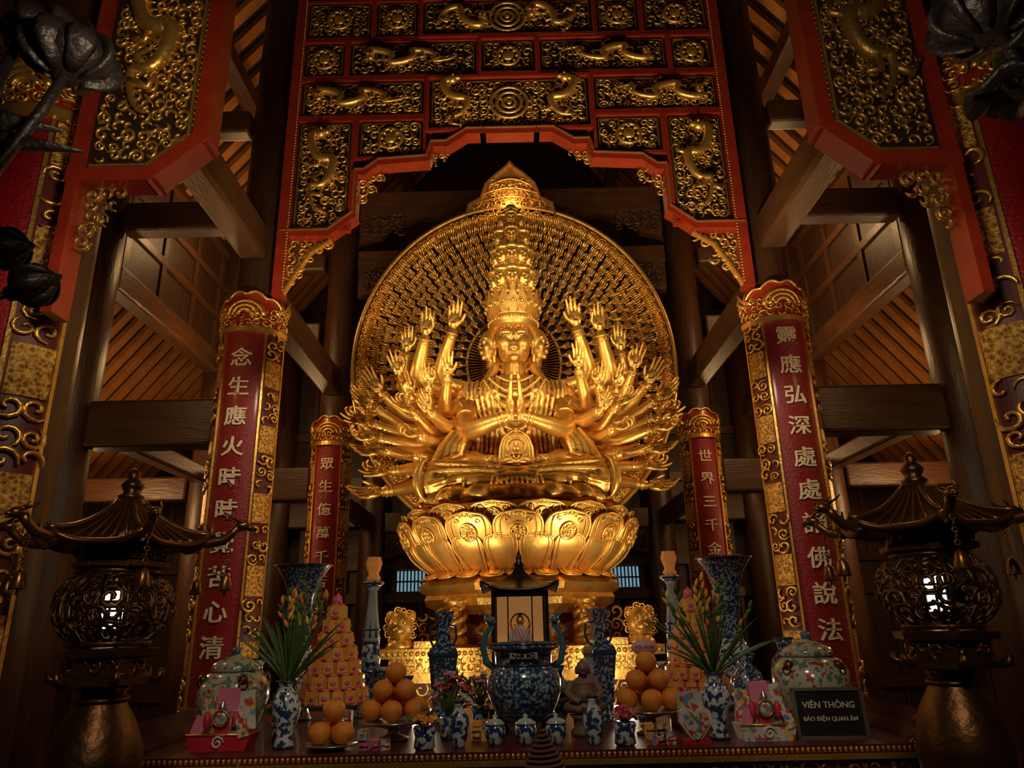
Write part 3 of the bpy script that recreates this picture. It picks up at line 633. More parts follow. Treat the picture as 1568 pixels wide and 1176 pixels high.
    c0=cz+kz*1.97; og=[(-.60,c0-.10),(-.56,c0+.10),(-.40,c0+.20),(-.33,c0+.42),(-.18,c0+.58),(-.06,c0+.68),(0,c0+.76),(.06,c0+.68),(.18,c0+.58),(.33,c0+.42),(.40,c0+.20),(.56,c0+.10),(.60,c0-.10)]
    b.prism(og,Y-.02,Y+.05,'gold_dim'); b.strip(og,.03,Y-.06,Y+.02,'gold_dim'); relief(b,-.5,.5,c0-.05,c0+.15,Y-.03,.09,'gold_dim'); relief(b,-.28,.28,c0+.15,c0+.5,Y-.03,.08,'gold_dim')
    for q in range(4): b.tube([(x*(.58-.10*q),Y-.04,c0-.02+.14*q+.10*math.cos(x*pi/2)) for x in np.linspace(-1,1,20)],.014,'gold_dim',5)
    b.box((0,Y+.10,cz-1.2),(.25,.10,2.2),'gold_dim')
    fin(b,'halo_of_hands')
    # lotus throne
    b=MB(); cy=0
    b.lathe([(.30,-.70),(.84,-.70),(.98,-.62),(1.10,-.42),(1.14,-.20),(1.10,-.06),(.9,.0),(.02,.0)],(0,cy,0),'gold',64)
    def petal(phi,half,rf,zf,m,bul,nu=10,nv=12,rim=.013,med=True):
        def shp(v): return half*(.66+.50*v)*math.sqrt(max(0,1-v**5))
        def P(u,v,off=0):
            uu=2*u-1; a=phi+uu*shp(v); r=rf(v)+bul*(1-uu*uu)*math.sin(pi*min(1,v*1.1+.05))+off; return (r*math.sin(a),-r*math.cos(a)+cy,zf(v)-.02*(uu*uu)*v)
        b.surf(lambda u,v:P(u,v),nu,nv,m)
        e=[P(0,j/16,.005) for j in range(17)]+[P(1,1-j/16,.005) for j in range(1,17)]; b.tube(e,rim,'gold_bright',6)
        e=[P(.12,.05+j/16*.87,.010) for j in range(17)]+[P(.88,.92-j/16*.87,.010) for j in range(1,17)]; b.tube(e,rim*.5,'gold',5)
        if med:
            c=Vector(P(.5,.55,.012)); o=b.T; b.T=frame(c,Vector(P(.5,.6))-Vector(P(.5,.55)),(math.sin(phi),-math.cos(phi),0))
            b.torus((0,0,0),.085,.008,'gold_bright',24,5,Matrix.Rotation(pi/2,3,'X')); relief(b,-.06,.06,-.06,.06,-.003,.04,'gold_bright',scale=1.5); b.T=o
            for du,dv,kk in ((.26,.30,0),(.74,.30,1),(.26,.78,2),(.74,.78,3),(.5,.86,4),(.36,.88,0),(.64,.88,1)):
                c=Vector(P(du,dv,.010)); o=b.T; b.T=frame(c,Vector(P(du,dv+.05))-Vector(P(du,dv)),(math.sin(phi),-math.cos(phi),0)); v,f=CURL[kk]; b.add(v*.055,f,'gold_bright'); b.T=o
    for k in range(16): petal(2*pi*(k+.5)/16,.215,lambda v:1.06+.17*v,lambda v:-.42+.37*v,'gold',.02)
    for k in range(16): petal(2*pi*k/16,.20,lambda v:.97+.28*math.sin(v*pi*.5)+.03*v**6,lambda v:-.62+.50*v-.03*v*v,'gold',.025)
    for k in range(22): petal(2*pi*(k+.5)/22,.145,lambda v:.90+.28*math.sin(v*pi*.5),lambda v:-.68+.34*v,'gold',.025,rim=.010,med=False)
    for k in range(28): petal(2*pi*k/28,.112,lambda v:.88+.21*v,lambda v:-.67+.20*v,'gold',.025,rim=.009,med=False)
    for k in range(24): petal(2*pi*k/24,.12,lambda v:.86+.17*v,lambda v:-.64-.07*v,'gold_bright',.02,rim=.008,med=False)
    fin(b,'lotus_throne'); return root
statue()
# pedestal below the lotus
def pedestal():
    b=MB(); cx,cy=0,7.8
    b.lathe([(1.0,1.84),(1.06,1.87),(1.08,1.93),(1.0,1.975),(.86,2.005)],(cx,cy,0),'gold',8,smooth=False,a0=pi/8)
    b.lathe([(.82,1.66),(1.0,1.74),(1.02,1.80),(1.0,1.84)],(cx,cy,0),'gold_bright',8,smooth=False,a0=pi/8)
    b.lathe([(.55,1.35),(.55,1.68)],(cx,cy,0),'ground_red',16); 
    b.bb(-1.16,1.16,6.70,8.9,0,1.10,'ground_red'); b.bb(-1.22,1.22,6.64,8.96,1.10,1.18,'gold'); b.bb(-1.16,1.16,6.7,8.9,1.18,1.30,'gold_bright'); b.bb(-1.24,1.24,6.60,8.98,1.30,1.38,'gold_bright')
    relief(b,-1.12,1.12,.7,1.08,6.69,.10,'gold_bright'); relief(b,-1.14,1.14,1.18,1.30,6.69,.055,'gold_bright'); relief(b,-1.1,1.1,.25,.65,6.69,.12,'gold')
    for i in range(48): b.ell((-1.2+i*2.4/47,6.60,1.34),.022,'gold_bright',6,5)
    for s in (-1,1):
        c=(s*1.06,6.72,1.56); b.ell(c,(.12,.10,.14),'gold_bright',16,12); b.ell((c[0],c[1]-.09,c[2]-.03),(.06,.06,.04),'gold_bright')
        for q in (-1,1): b.ell((c[0]+q*.045,c[1]-.09,c[2]+.04),.022,'gold_bright'); b.ell((c[0]+q*.10,c[1],c[2]+.09),(.035,.03,.05),'gold_bright')
        for a in range(14): an=a/14*2*pi; v,f=CURL[a%2]; b.add(v*.075+np.array((c[0]+.12*math.cos(an),c[1]-.03,c[2]+.14*math.sin(an))),f,'gold_bright')
        b.lathe([(.12,1.38),(.13,1.40),(.09,1.46)],(c[0],c[1],0),'gold_bright',16)
        b.bb(s*.78-.15,s*.78+.15,6.62,6.8,1.38,1.44,'gold_bright')
    for x,y in ((-.60,7.02),(.60,7.02),(-.60,8.4),(.60,8.4)):
        b.lathe([(.11,1.38),(.12,1.42),(.07,1.46),(.065,1.70),(.12,1.76),(.12,1.80)],(x,y,0),'gold',20)
        for ph in (0,pi):
            P=[(x+.085*math.cos(ph+t*9),y+.085*math.sin(ph+t*9),1.43+.30*t) for t in np.linspace(0,1,40)]; b.tube(P,.028,'gold_bright',7)
        b.ell((x,y-.12,1.68),(.05,.05,.05),'gold_bright')
    for x in (-.3,.3):
        b.tube([(x,7.12,1.38),(x,7.12,1.5),(x,7.1,1.58)],[.10,.08,.05],'gold_dim',12); b.ell((x,7.1,1.62),(.045,.045,.055),'gold_dim')
        for s in (-1,1): b.tube([(x+s*.05,7.1,1.56),(x+s*.12,7.06,1.50),(x+s*.04,7.0,1.48)],[.03,.028,.02],'gold_dim',8)
    relief(b,-.95,-.68,1.4,1.70,7.15,.09,'gold_dim',depth=1.8); relief(b,.68,.95,1.4,1.70,7.15,.09,'gold_dim',depth=1.8)
    b.obj('gilded_pedestal')
pedestal()
# ------------------------------------------------------------------ altar table
TZ=1.04
def table():
    b=MB(); b.bb(-1.80,1.80,3.58,5.30,TZ-.05,TZ,'table_red'); b.bb(-1.76,1.76,3.60,5.27,TZ-.22,TZ-.05,'ground_red')
    b.bb(-1.83,1.83,3.55,3.60,TZ-.055,TZ-.035,'gold_bright')
    for i in range(150): b.ell((-1.79+i*3.58/149,3.575,TZ-.018),(.0105,.012,.013),'gold_dim',6,4)
    relief(b,-1.72,1.72,TZ-.20,TZ-.06,3.595,.07,'gold_dim')
    b.bb(-1.74,1.74,3.66,3.72,.35,TZ-.2,'ground_red'); relief(b,-1.6,1.6,.4,.8,3.655,.13,'gold_dim')
    for x in (-1.7,1.7):
        for y in (3.68,5.15):
            b.box((x,y,.42),(.14,.14,.84),'red_lacquer')
            b.box((x,y,.05),(.2,.2,.1),'red_lacquer')
    for s in (-1,1):
        P=[(s*1.80,3.62,TZ-.02),(s*1.84,3.62,TZ+.02),(s*1.845,3.62,TZ+.07),(s*1.82,3.62,TZ+.10),(s*1.785,3.62,TZ+.09),(s*1.785,3.62,TZ+.065)]
        b.tube(P,[.03,.03,.026,.022,.018,.012],'red_lacquer',8)
        b.prism([(s*1.79,TZ-.03),(s*1.86,TZ),(s*1.87,TZ+.10),(s*1.84,TZ+.13),(s*1.82,TZ+.06),(s*1.79,TZ+.01)],3.62,5.2,'table_red')
        relief(b,min(s*1.74,s*1.86),max(s*1.74,s*1.86),TZ-.04,TZ+.07,3.61,.045,'gold_dim')
    b.obj('altar_table')
table()
# ------------------------------------------------------------------ bronze lanterns
def lantern(cx,cy,rot):
    b=MB(); b.T=TR(cx,cy,0)@Matrix.Rotation(rot,4,'Z')
    b.lathe([(.27,0),(.28,.05),(.24,.09),(.20,.16),(.11,.30),(.075,.50),(.10,.62),(.075,.70),(.07,.82),(.10,.93),(.15,1.02),(.168,1.10),(.165,1.17),(.13,1.26),(.09,1.33),(.08,1.37),(.10,1.395)],(0,0,0),'bronze',40)
    for z,r in ((.30,.115),(.62,.105),(1.345,.085)): b.torus((0,0,z),r,.012,'bronze',30,6)
    b.lathe([(.13,1.395),(.175,1.40),(.175,1.425),(.145,1.44),(.145,1.49),(.185,1.50),(.19,1.525),(.12,1.535)],(0,0,0),'bronze',6,smooth=False)
    for k in range(6):
        a=k*pi/3+pi/6; o=b.T; b.T=o@Matrix.Rotation(a+pi/2,4,'Z'); relief(b,-.07,.07,1.44,1.49,-.128,.045,'bronze_lit',depth=1.2)
        b.T=o; a=k*pi/3; b.tube([(.16*math.cos(a),.16*math.sin(a),1.41),(.20*math.cos(a),.20*math.sin(a),1.42),(.205*math.cos(a),.205*math.sin(a),1.45)],[.018,.018,.01],'bronze',6)
    z0,z1,R=1.535,1.825,.205; zc=(z0+z1)/2; hh=(z1-z0)/2
    def rad(z): t=(z-zc)/hh; return R*max(.2,(1-.50*abs(t)**2.6))
    b.torus((0,0,z0+.012),rad(z0+.012)+.01,.014,'bronze',40,6); b.torus((0,0,z1-.012),rad(z1-.012)+.01,.014,'bronze',40,6)
    t=MB(); relief(t,0,2*pi*R,z0+.02,z1-.02,0,.058,'bronze',scale=1.45,depth=.7)
    def wr(v): a=v[:,0]/R; q=np.array([rad(z) for z in v[:,2]])-v[:,1]; return np.stack([q*np.cos(a),q*np.sin(a),v[:,2]],1)
    b.addmb(t,wr)
    for k in range(6): a=k*pi/3; b.tube([(rad(z)*math.cos(a),rad(z)*math.sin(a),z) for z in np.linspace(z0,z1,12)],.009,'bronze',6)
    b.lathe([(.036,1.60),(.045,1.615),(.045,1.72),(.03,1.74)],(0,0,0),'lamp_glow',12)
    for k in range(8): a=k*pi/4; b.tube([(.054*math.cos(a),.054*math.sin(a),1.55),(.054*math.cos(a),.054*math.sin(a),1.80)],.005,'bronze_black',4)
    for z in (1.63,1.665,1.70): b.torus((0,0,z),.054,.005,'bronze_black',16,4)
    b.lathe([(.05,1.535),(.06,1.55),(.05,1.57)],(0,0,0),'bronze',12); b.lathe([(.05,1.78),(.06,1.80),(.05,1.84)],(0,0,0),'bronze',12)
    b.lathe([(.15,1.825),(.185,1.83),(.185,1.85),(.16,1.86),(.155,1.905),(.22,1.915),(.22,1.925)],(0,0,0),'bronze',6,smooth=False)
    for k in range(18): a=k/18*2*pi; b.torus((.165*math.cos(a),.165*math.sin(a),1.882),.014,.005,'bronze_lit',8,4,Matrix.Rotation(a,3,'Z')@Matrix.Rotation(pi/2,3,'Y'))
    def hexr(a): q=(a%(pi/3))-pi/6; return math.cos(pi/6)/math.cos(q)
    n=72
    def roof(u,v):
        a=u*2*pi; r=(.035+.265*v)*(hexr(a) if v>.15 else 1); c=(hexr(a)-.866)/.134; return (r*math.cos(a)*(1+.10*c*v**3),r*math.sin(a)*(1+.10*c*v**3),2.125-.215*(v**.70)+.045*c**2*v**3)
    b.surf(roof,n,14,'bronze'); b.surf(lambda u,v:tuple(np.array(roof(u,v))-np.array((0,0,.016))),n,14,'bronze')
    b.tube([roof(u,1) for u in np.linspace(0,1,73)],.012,'bronze_lit',6)
    for k in range(36): u=k/36; b.tube([tuple(np.array(roof(u,v))+np.array((0,0,.004))) for v in np.linspace(.08,1,10)],.0065 if k%6 else .011,'bronze_lit',5)
    b.lathe([(.045,2.10),(.05,2.115),(.03,2.13),(.04,2.15),(.045,2.16),(.03,2.18),(.02,2.19),(.026,2.205),(.022,2.215),(.003,2.235)],(0,0,0),'bronze',20)
    for k in range(6):
        o=b.T; b.T=o@Matrix.Rotation(k*pi/3,4,'Z')@TR(-.035,0,-.01)
        P=[(.30,0,1.945),(.36,0,1.935),(.415,0,1.945),(.45,0,1.975),(.47,0,2.0)]; b.tube(P,[.018,.022,.02,.018,.02],'bronze_lit',8)
        b.ell((.485,0,2.005),(.034,.022,.022),'bronze_lit'); b.ell((.515,0,1.998),(.02,.014,.010),'bronze_lit',8,6); b.tube([(.51,0,1.99),(.53,0,1.985)],[.008,.004],'bronze',5)
        for g in (-1,1): b.tube([(.475,g*.014,2.02),(.45,g*.03,2.035),(.425,g*.03,2.055)],[.007,.005,.002],'bronze',5); b.ell((.49,g*.018,2.018),.006,'bronze_lit',6,4)
        for q in range(4): b.tube([(.35+.03*q,0,1.955+.004*q),(.345+.03*q,0,1.98+.006*q)],[.008,.002],'bronze',4)
        for q in range(5): b.torus((.44,0,1.925-.022*q),.009,.003,'bronze_lit',8,4,Matrix.Rotation(pi/2,3,'X') if q%2 else Matrix.Rotation(pi/2,3,'Y'))
        b.lathe([(.026,1.745),(.028,1.75),(.022,1.78),(.018,1.80),(.004,1.815)],(.44,0,0),'bronze_lit',12); b.tube([(.44,0,1.745),(.44,0,1.725)],.005,'bronze',5); b.T=o
    b.T=None; b.obj('bronze_lantern')
lantern(-1.61,2.95,.15); lantern(1.62,2.95,.25)
# tall bronze lotus stands beside the camera
def lotus_stand(s):
    b=MB(); x0=s*1.66; y0=1.75; m='bronze_black'
    b.lathe([(.25,0),(.26,.05),(.12,.12),(.05,.3),(.035,1.2),(.03,2.6)],(x0,y0,0),m,20)
    def bud(c,d,r,L,pet=6):
        o=b.T; b.T=frame(c,d,(0,-1,0)); b.lathe([(.02,-.02),(r*.5,.02),(r*.92,L*.22),(r,L*.4),(r*.82,L*.62),(r*.45,L*.82),(.004,L)],(0,0,0),m,24,fn=lambda rr,z,a:(rr*(1+.07*abs(math.sin(a*pet/2))),z))
        for k in range(pet):
            a=k*2*pi/pet; P=[((r*1.0*math.sin(pi*min(1,.12+.80*t)))*math.cos(a)*1.06,(r*1.0*math.sin(pi*min(1,.12+.8*t)))*math.sin(a)*1.06,L*.86*t) for t in np.linspace(0,1,9)]
            b.tube(P,[.006+.35*r*math.sin(pi*t) for t in np.linspace(.08,.97,9)],m,8,.35)
        b.T=o
    if s<0:
        b.tube([(x0,y0,2.6),(-1.50,y0,2.85),(-1.40,y0,3.05),(-1.37,1.78,3.22)],[.03,.02,.016,.016],m,8)
        bud((-1.37,1.78,3.20),(.05,0,1),.105,.20,8); bud((-1.52,1.9,3.38),(-.1,0,1),.11,.2,8)
        b.tube([(x0,y0,2.6),(-1.52,y0,3.3)],[.03,.015],m,8)
        for tip,zb in (((-1.27,1.78,2.93),2.98),((-1.36,1.8,3.02),3.05)): 
            b.tube([(x0,y0,zb-.25),(-1.52,1.78,zb),tip],[.02,.035,.004],m,10,.4)
        b.tube([(x0,y0,2.3),(-1.5,y0,2.42),(-1.40,1.8,2.49)],.011,m,8); bud((-1.40,1.8,2.49),(.9,0,.35),.045,.13)
        b.tube([(x0,y0,2.4),(-1.5,y0,2.60)],.011,m,8); bud((-1.50,1.8,2.62),(.9,0,.1),.045,.13)
    else:
        b.tube([(x0,y0,2.6),(1.55,y0,2.95),(1.49,y0,3.2),(1.48,1.78,3.32)],[.03,.02,.016,.016],m,8)
        bud((1.47,1.78,3.28),(.05,0,1),.13,.22,9)
        for (c,w) in (((1.50,1.8,3.10),.13),((1.58,1.75,3.22),.12)):
            b.lathe([(.01,0),(w*.6,.02),(w,.0),(w*.95,-.02),(w*.5,-.01)],c,m,24,fn=lambda rr,z,a:(rr,z+.02*math.sin(a*5)*(rr/.13)))
        b.tube([(x0,y0,2.7),(1.56,y0,3.0),(1.50,1.8,3.10)],.012,m,6); b.tube([(x0,y0,2.9),(1.58,y0,3.22)],.012,m,6)
    b.obj('bronze_lotus_stand')
lotus_stand(-1); lotus_stand(1)
# ------------------------------------------------------------------ altar objects
def revolve(name,x,y,parts,z=TZ,seg=36,extra=None):
    b=MB()
    for prof,m in parts: b.lathe(prof,(x,y,z),m,seg)
    if extra: extra(b)
    return b.obj(name)
def jar(x,y,r,h):
    b=MB(); b.lathe([(r*.62,0),(r*.66,h*.03),(r*.80,h*.15),(r,h*.42),(r*.97,h*.58),(r*.75,h*.70),(r*.55,h*.735)],(x,y,TZ),'porcelain_floral',44)
    b.torus((x,y,TZ+h*.03),r*.66,.008,'blue_glaze',40,6); b.torus((x,y,TZ+h*.735),r*.57,.010,'blue_glaze',40,6)
    b.lathe([(r*.66,h*.73),(r*.70,h*.755),(r*.60,h*.82),(r*.30,h*.88),(r*.08,h*.90),(r*.07,h*.92),(r*.13,h*.95),(r*.10,h*.985),(.004,h*1.01)],(x,y,TZ),'porcelain_floral',40)
    b.ell((x,y,TZ+h*.955),(r*.14,r*.14,h*.05),'teal_glaze')
    for k in range(4):
        a=k*pi/2+.6; cx_,cy_=x+r*.86*math.cos(a),y+r*.86*math.sin(a); b.ell((cx_,cy_,TZ+h*.64),(.028,.028,.03),'bronze'); b.torus((cx_+.02*math.cos(a),cy_+.02*math.sin(a),TZ+h*.59),.022,.006,'bronze',14,6,Matrix.Rotation(a,3,'Z')@Matrix.Rotation(pi/2,3,'Y'))
    b.obj('lidded_porcelain_jar')
jar(-1.57,4.20,.190,.45); jar(1.56,4.22,.205,.47)
def trumpet(x,y):
    revolve('trumpet_vase',x,y,[([(.095,0),(.10,.02),(.085,.06),(.075,.14),(.09,.22),(.115,.30),(.10,.37),(.072,.43)],'porcelain_blue'),([(.072,.43),(.070,.45),(.072,.60),(.085,.72),(.12,.84),(.175,.92),(.185,.93),(.17,.925),(.10,.83),(.06,.7)],'porcelain_dense')],
      extra=lambda b:[b.torus((x,y,TZ+z),r,.007,'blue_glaze',40,6) for z,r in ((.01,.10),(.43,.073),(.62,.074),(.925,.182))])
trumpet(-1.42,4.85); trumpet(1.36,4.95)
def flowers(x,y,seed,wide):
    random.seed(seed); b=MB()
    b.lathe([(.045,0),(.05,.01),(.038,.05),(.045,.10),(.066,.16),(.068,.20),(.05,.245),(.036,.27),(.05,.295),(.056,.30),(.04,.29)],(x,y,TZ),'porcelain_blue',30)
    b.torus((x,y,TZ+.298),.053,.004,'blue_glaze',30,6); b.torus((x,y,TZ+.01),.05,.004,'blue_glaze',30,6)
    for i in range(46):
        a=random.uniform(0,2*pi); tilt=random.uniform(.05,.95)**1.0*wide; L=random.uniform(.22,.46); d=Vector((math.cos(a)*math.sin(tilt),math.sin(a)*math.sin(tilt)*.7,math.cos(tilt)))
        P=[];R_=[]
        for t in np.linspace(0,1,8): P.append(Vector((x,y,TZ+.27))+d*L*t+Vector((math.cos(a)*.10*t*t*tilt,0,-.09*t*t*tilt))); R_.append(.009*math.sin(pi*(.12+.86*t)))
        b.tube(P,R_,'leaf',6,.25)
    for i in range(12):
        a=random.uniform(0,2*pi); tilt=random.uniform(.05,.7)*wide; L=random.uniform(.34,.47); d=Vector((math.cos(a)*math.sin(tilt),math.sin(a)*math.sin(tilt)*.6,math.cos(tilt))); p=Vector((x,y,TZ+.27))
        b.tube([p,p+d*L],[.004,.003],'leaf',5)
        for q in range(5):
            c=p+d*L*(1-.09*q); m=random.choice(['petal_orange','petal_yellow','leaf','leaf'])
            b.T=frame(c,(d+Vector((random.uniform(-.6,.6),random.uniform(-.6,.3),.2))),(0,-1,0)); b.lathe([(.003,0),(.008,.012),(.010,.026),(.005,.042),(.001,.050)],(0,0,0),m,8); b.T=None
    b.obj('flower_vase')
flowers(-1.16,3.80,3,.75); flowers(.93,3.80,8,.95)
def pyramid(x,y):
    b=MB(); random.seed(int(abs(x)*100)); b.lathe([(.09,0),(.09,.015),(.03,.04),(.03,.09),(.11,.115),(.19,.135),(.195,.145),(.15,.14)],(x,y,TZ),'silver',36)
    b.lathe([(.15,.14),(.02,.66)],(x,y,TZ),'pack_yellow',16)
    for k in range(7):
        r=.168*(1-k/7.2); n=max(3,int(2*pi*r/.062)); z=TZ+.145+k*.074
        for i in range(n):
            a=2*pi*(i+.5*(k%2))/n-pi/2; R=Matrix.Rotation(a+pi/2,3,'Z'); c=(x+r*math.cos(a),y+r*math.sin(a),z+.034); b.box(c,(.054,.05,.066),'pack_yellow',R)
            f=Vector(c)+Vector((math.cos(a),math.sin(a),0))*.026; b.ell(f,(.017,.006,.014),'pack_pink',8,5,R); b.box(f+Vector((0,0,-.025)),(.050,.004,.009),'pack_pink',R)
            b.tube([(c[0]-.02,c[1],z+.067),(c[0],c[1],z+.075),(c[0]+.02,c[1],z+.067)],[.006,.011,.006],'petal_orange',5)
    b.lathe([(.02,.66),(.028,.68),(.02,.71),(.002,.73)],(x,y,TZ),'pack_pink',10)
    b.obj('offering_pyramid')
pyramid(-1.07,4.36); pyramid(1.0,4.50)
def orange(b,c,r):
    b.lathe([(.004,-r*.90),(r*.35,-r*.88),(r*.75,-r*.62),(r*.98,-r*.15),(r*.98,r*.2),(r*.78,r*.6),(r*.4,r*.85),(r*.15,r*.9),(.004,r*.86)],c,'orange_skin',24)
    b.ell((c[0],c[1],c[2]+r*.89),(r*.12,r*.12,r*.06),'leaf',6,4)
def pile(x,y,pts,foot=.05):
    b=MB(); b.lathe([(.075,0),(.08,.01),(.03,.03),(.025,foot),(.10,foot+.02),(.17,foot+.035),(.175,foot+.042),(.12,foot+.036)],(x,y,TZ),'silver',36)
    for (dx,dy,dz) in pts: orange(b,(x+dx,y+dy,TZ+foot+.09+dz),.056)
    b.obj('orange_plate')
pp=[(-.115,0,0),(0,-.07,0),(.11,-.02,0),(0,.09,0),(.11,.09,0),(-.1,.1,0),(-.06,.01,.09),(.055,.01,.09),(.0,.08,.09),(0,.03,.175)]
pile(-.665,3.98,pp); pile(.64,4.0,pp,.075)
b=MB(); 
b.lathe([(.07,0),(.075,.008),(.12,.02),(.125,.026),(.08,.022)],(-.92,3.74,TZ),'silver',30)
for dx,dy,dz in ((-.056,0,0),(.056,-.01,0),(0,.09,0),(.0,.03,.092)): orange(b,(-.92+dx,3.74+dy,TZ+.07+dz),.055)
b.obj('orange_plate')
def candle(x,y):
    revolve('porcelain_candle_stand',x,y,[([(.10,0),(.105,.02),(.07,.05),(.06,.12),(.08,.19),(.12,.24),(.135,.26),(.135,.285),(.09,.29)],'porcelain_dense'),([(.06,.29),(.062,.36),(.055,.42),(.05,.44)],'porcelain_blue'),([(.05,.44),(.058,.46),(.052,.52),(.034,.66),(.028,.76),(.045,.79)],'porcelain_plain'),([(.045,.79),(.065,.80),(.068,.82),(.04,.83)],'porcelain_blue')],
      extra=lambda b:([b.torus((x,y,TZ+z),r,.006,'blue_glaze',30,6) for z,r in ((.27,.136),(.44,.052),(.52,.053),(.81,.068))],
        b.lathe([(.03,.83),(.045,.84),(.03,.87),(.04,.90),(.05,.94),(.04,.975),(.045,.98)],(x,y,TZ),'flame_glow',20,fn=lambda r,z,a:(r*(1+.12*math.cos(a*8)),z)),
        [b.tube([(x+.05*math.cos(a),y+.05*math.sin(a),TZ+.47),(x+.04*math.cos(a),y+.04*math.sin(a),TZ+.60)],[.012,.002],'blue_glaze',5) for a in np.linspace(0,2*pi,9)[:-1]]))
candle(-.98,4.95); candle(1.0,4.97)
def sqvase(x,y):
    b=MB(); a0=pi/4
    b.lathe([(.08,0),(.085,.03),(.07,.06),(.085,.20),(.105,.36),(.10,.40),(.055,.44),(.048,.52),(.075,.60),(.085,.62),(.06,.60)],(x,y,TZ),'porcelain_dense',4,smooth=False,a0=a0+.3)
    b.lathe([(.108,.355),(.110,.37),(.104,.385)],(x,y,TZ),'blue_glaze',4,smooth=False,a0=a0+.3)
    for s in (-1,1): b.tube([(x+s*.04,y,TZ+.54),(x+s*.075,y,TZ+.53),(x+s*.08,y,TZ+.46),(x+s*.06,y,TZ+.42)],.008,'blue_glaze',6)
    b.obj('square_porcelain_vase',bevel=.004)
sqvase(-.48,4.62); sqvase(.455,4.55)
# censer
def censer():
    x,y=.0,4.12; b=MB()
    b.lathe([(.10,.06),(.12,.07),(.165,.12),(.195,.20),(.195,.26),(.17,.315),(.15,.33),(.15,.335)],(x,y,TZ),'porcelain_dense',48)
    b.lathe([(.15,.33),(.15,.345),(.155,.40),(.185,.415),(.19,.44),(.165,.44),(.14,.40),(.13,.34)],(x,y,TZ),'porcelain_dense',48)
    for z,r in ((.335,.152),(.42,.187),(.44,.187),(.10,.152)): b.torus((x,y,TZ+z),r,.006,'blue_glaze',48,6)
    for k in range(3): a=-pi/2+k*2*pi/3; b.tube([(x+.11*math.cos(a),y+.11*math.sin(a),TZ+.12),(x+.14*math.cos(a),y+.14*math.sin(a),TZ+.05),(x+.13*math.cos(a),y+.13*math.sin(a),TZ)],[.045,.03,.035],'blue_glaze',12)
    for s in (-1,1):
        b.tube([(x+s*.16,y,TZ+.32),(x+s*.20,y,TZ+.35),(x+s*.215,y,TZ+.42),(x+s*.20,y,TZ+.49),(x+s*.17,y,TZ+.53),(x+s*.18,y,TZ+.57)],[.016,.018,.018,.016,.016,.012],'teal_glaze',10)
        b.ell((x+s*.175,y-.01,TZ+.56),(.028,.024,.022),'teal_glaze'); b.tube([(x+s*.17,y,TZ+.57),(x+s*.21,y,TZ+.60),(x+s*.235,y,TZ+.595)],[.012,.008,.002],'teal_glaze',6)
        for q in range(5): b.tube([(x+s*.225,y,TZ+.38+.03*q),(x+s*.245,y,TZ+.39+.03*q)],[.008,.002],'teal_glaze',4)
    b.box((x-.0,y-.158,TZ+.385),(.14,.02,.03),'porcelain_plain'); v,f=text_mesh('NAM MO',.03,.002); b.add(v+np.array((x,y-.171,TZ+.385)),f,'black_frame',False)
    b.lathe([(.135,.40),(.02,.405)],(x,y,TZ),'stone',24)
    for k in range(9): b.tube([(x+random.uniform(-.05,.05),y+random.uniform(-.05,.05),TZ+.40),(x+random.uniform(-.07,.07),y+random.uniform(-.05,.05),TZ+.54)],.002,'petal_red',4)
    b.obj('incense_censer')
    for px in (-.145,0,.145):
        revolve('small_lidded_jar',x+px,3.76,[([(.03,0),(.034,.008),(.048,.04),(.052,.065),(.045,.085),(.038,.09)],'porcelain_blue'),([(.046,.088),(.048,.094),(.03,.11),(.008,.115),(.012,.128),(.003,.135)],'porcelain_plain')],seg=28,
          extra=lambda b,px=px:b.torus((x+px,3.76,TZ+.09),.045,.004,'blue_glaze',24,5))
censer()
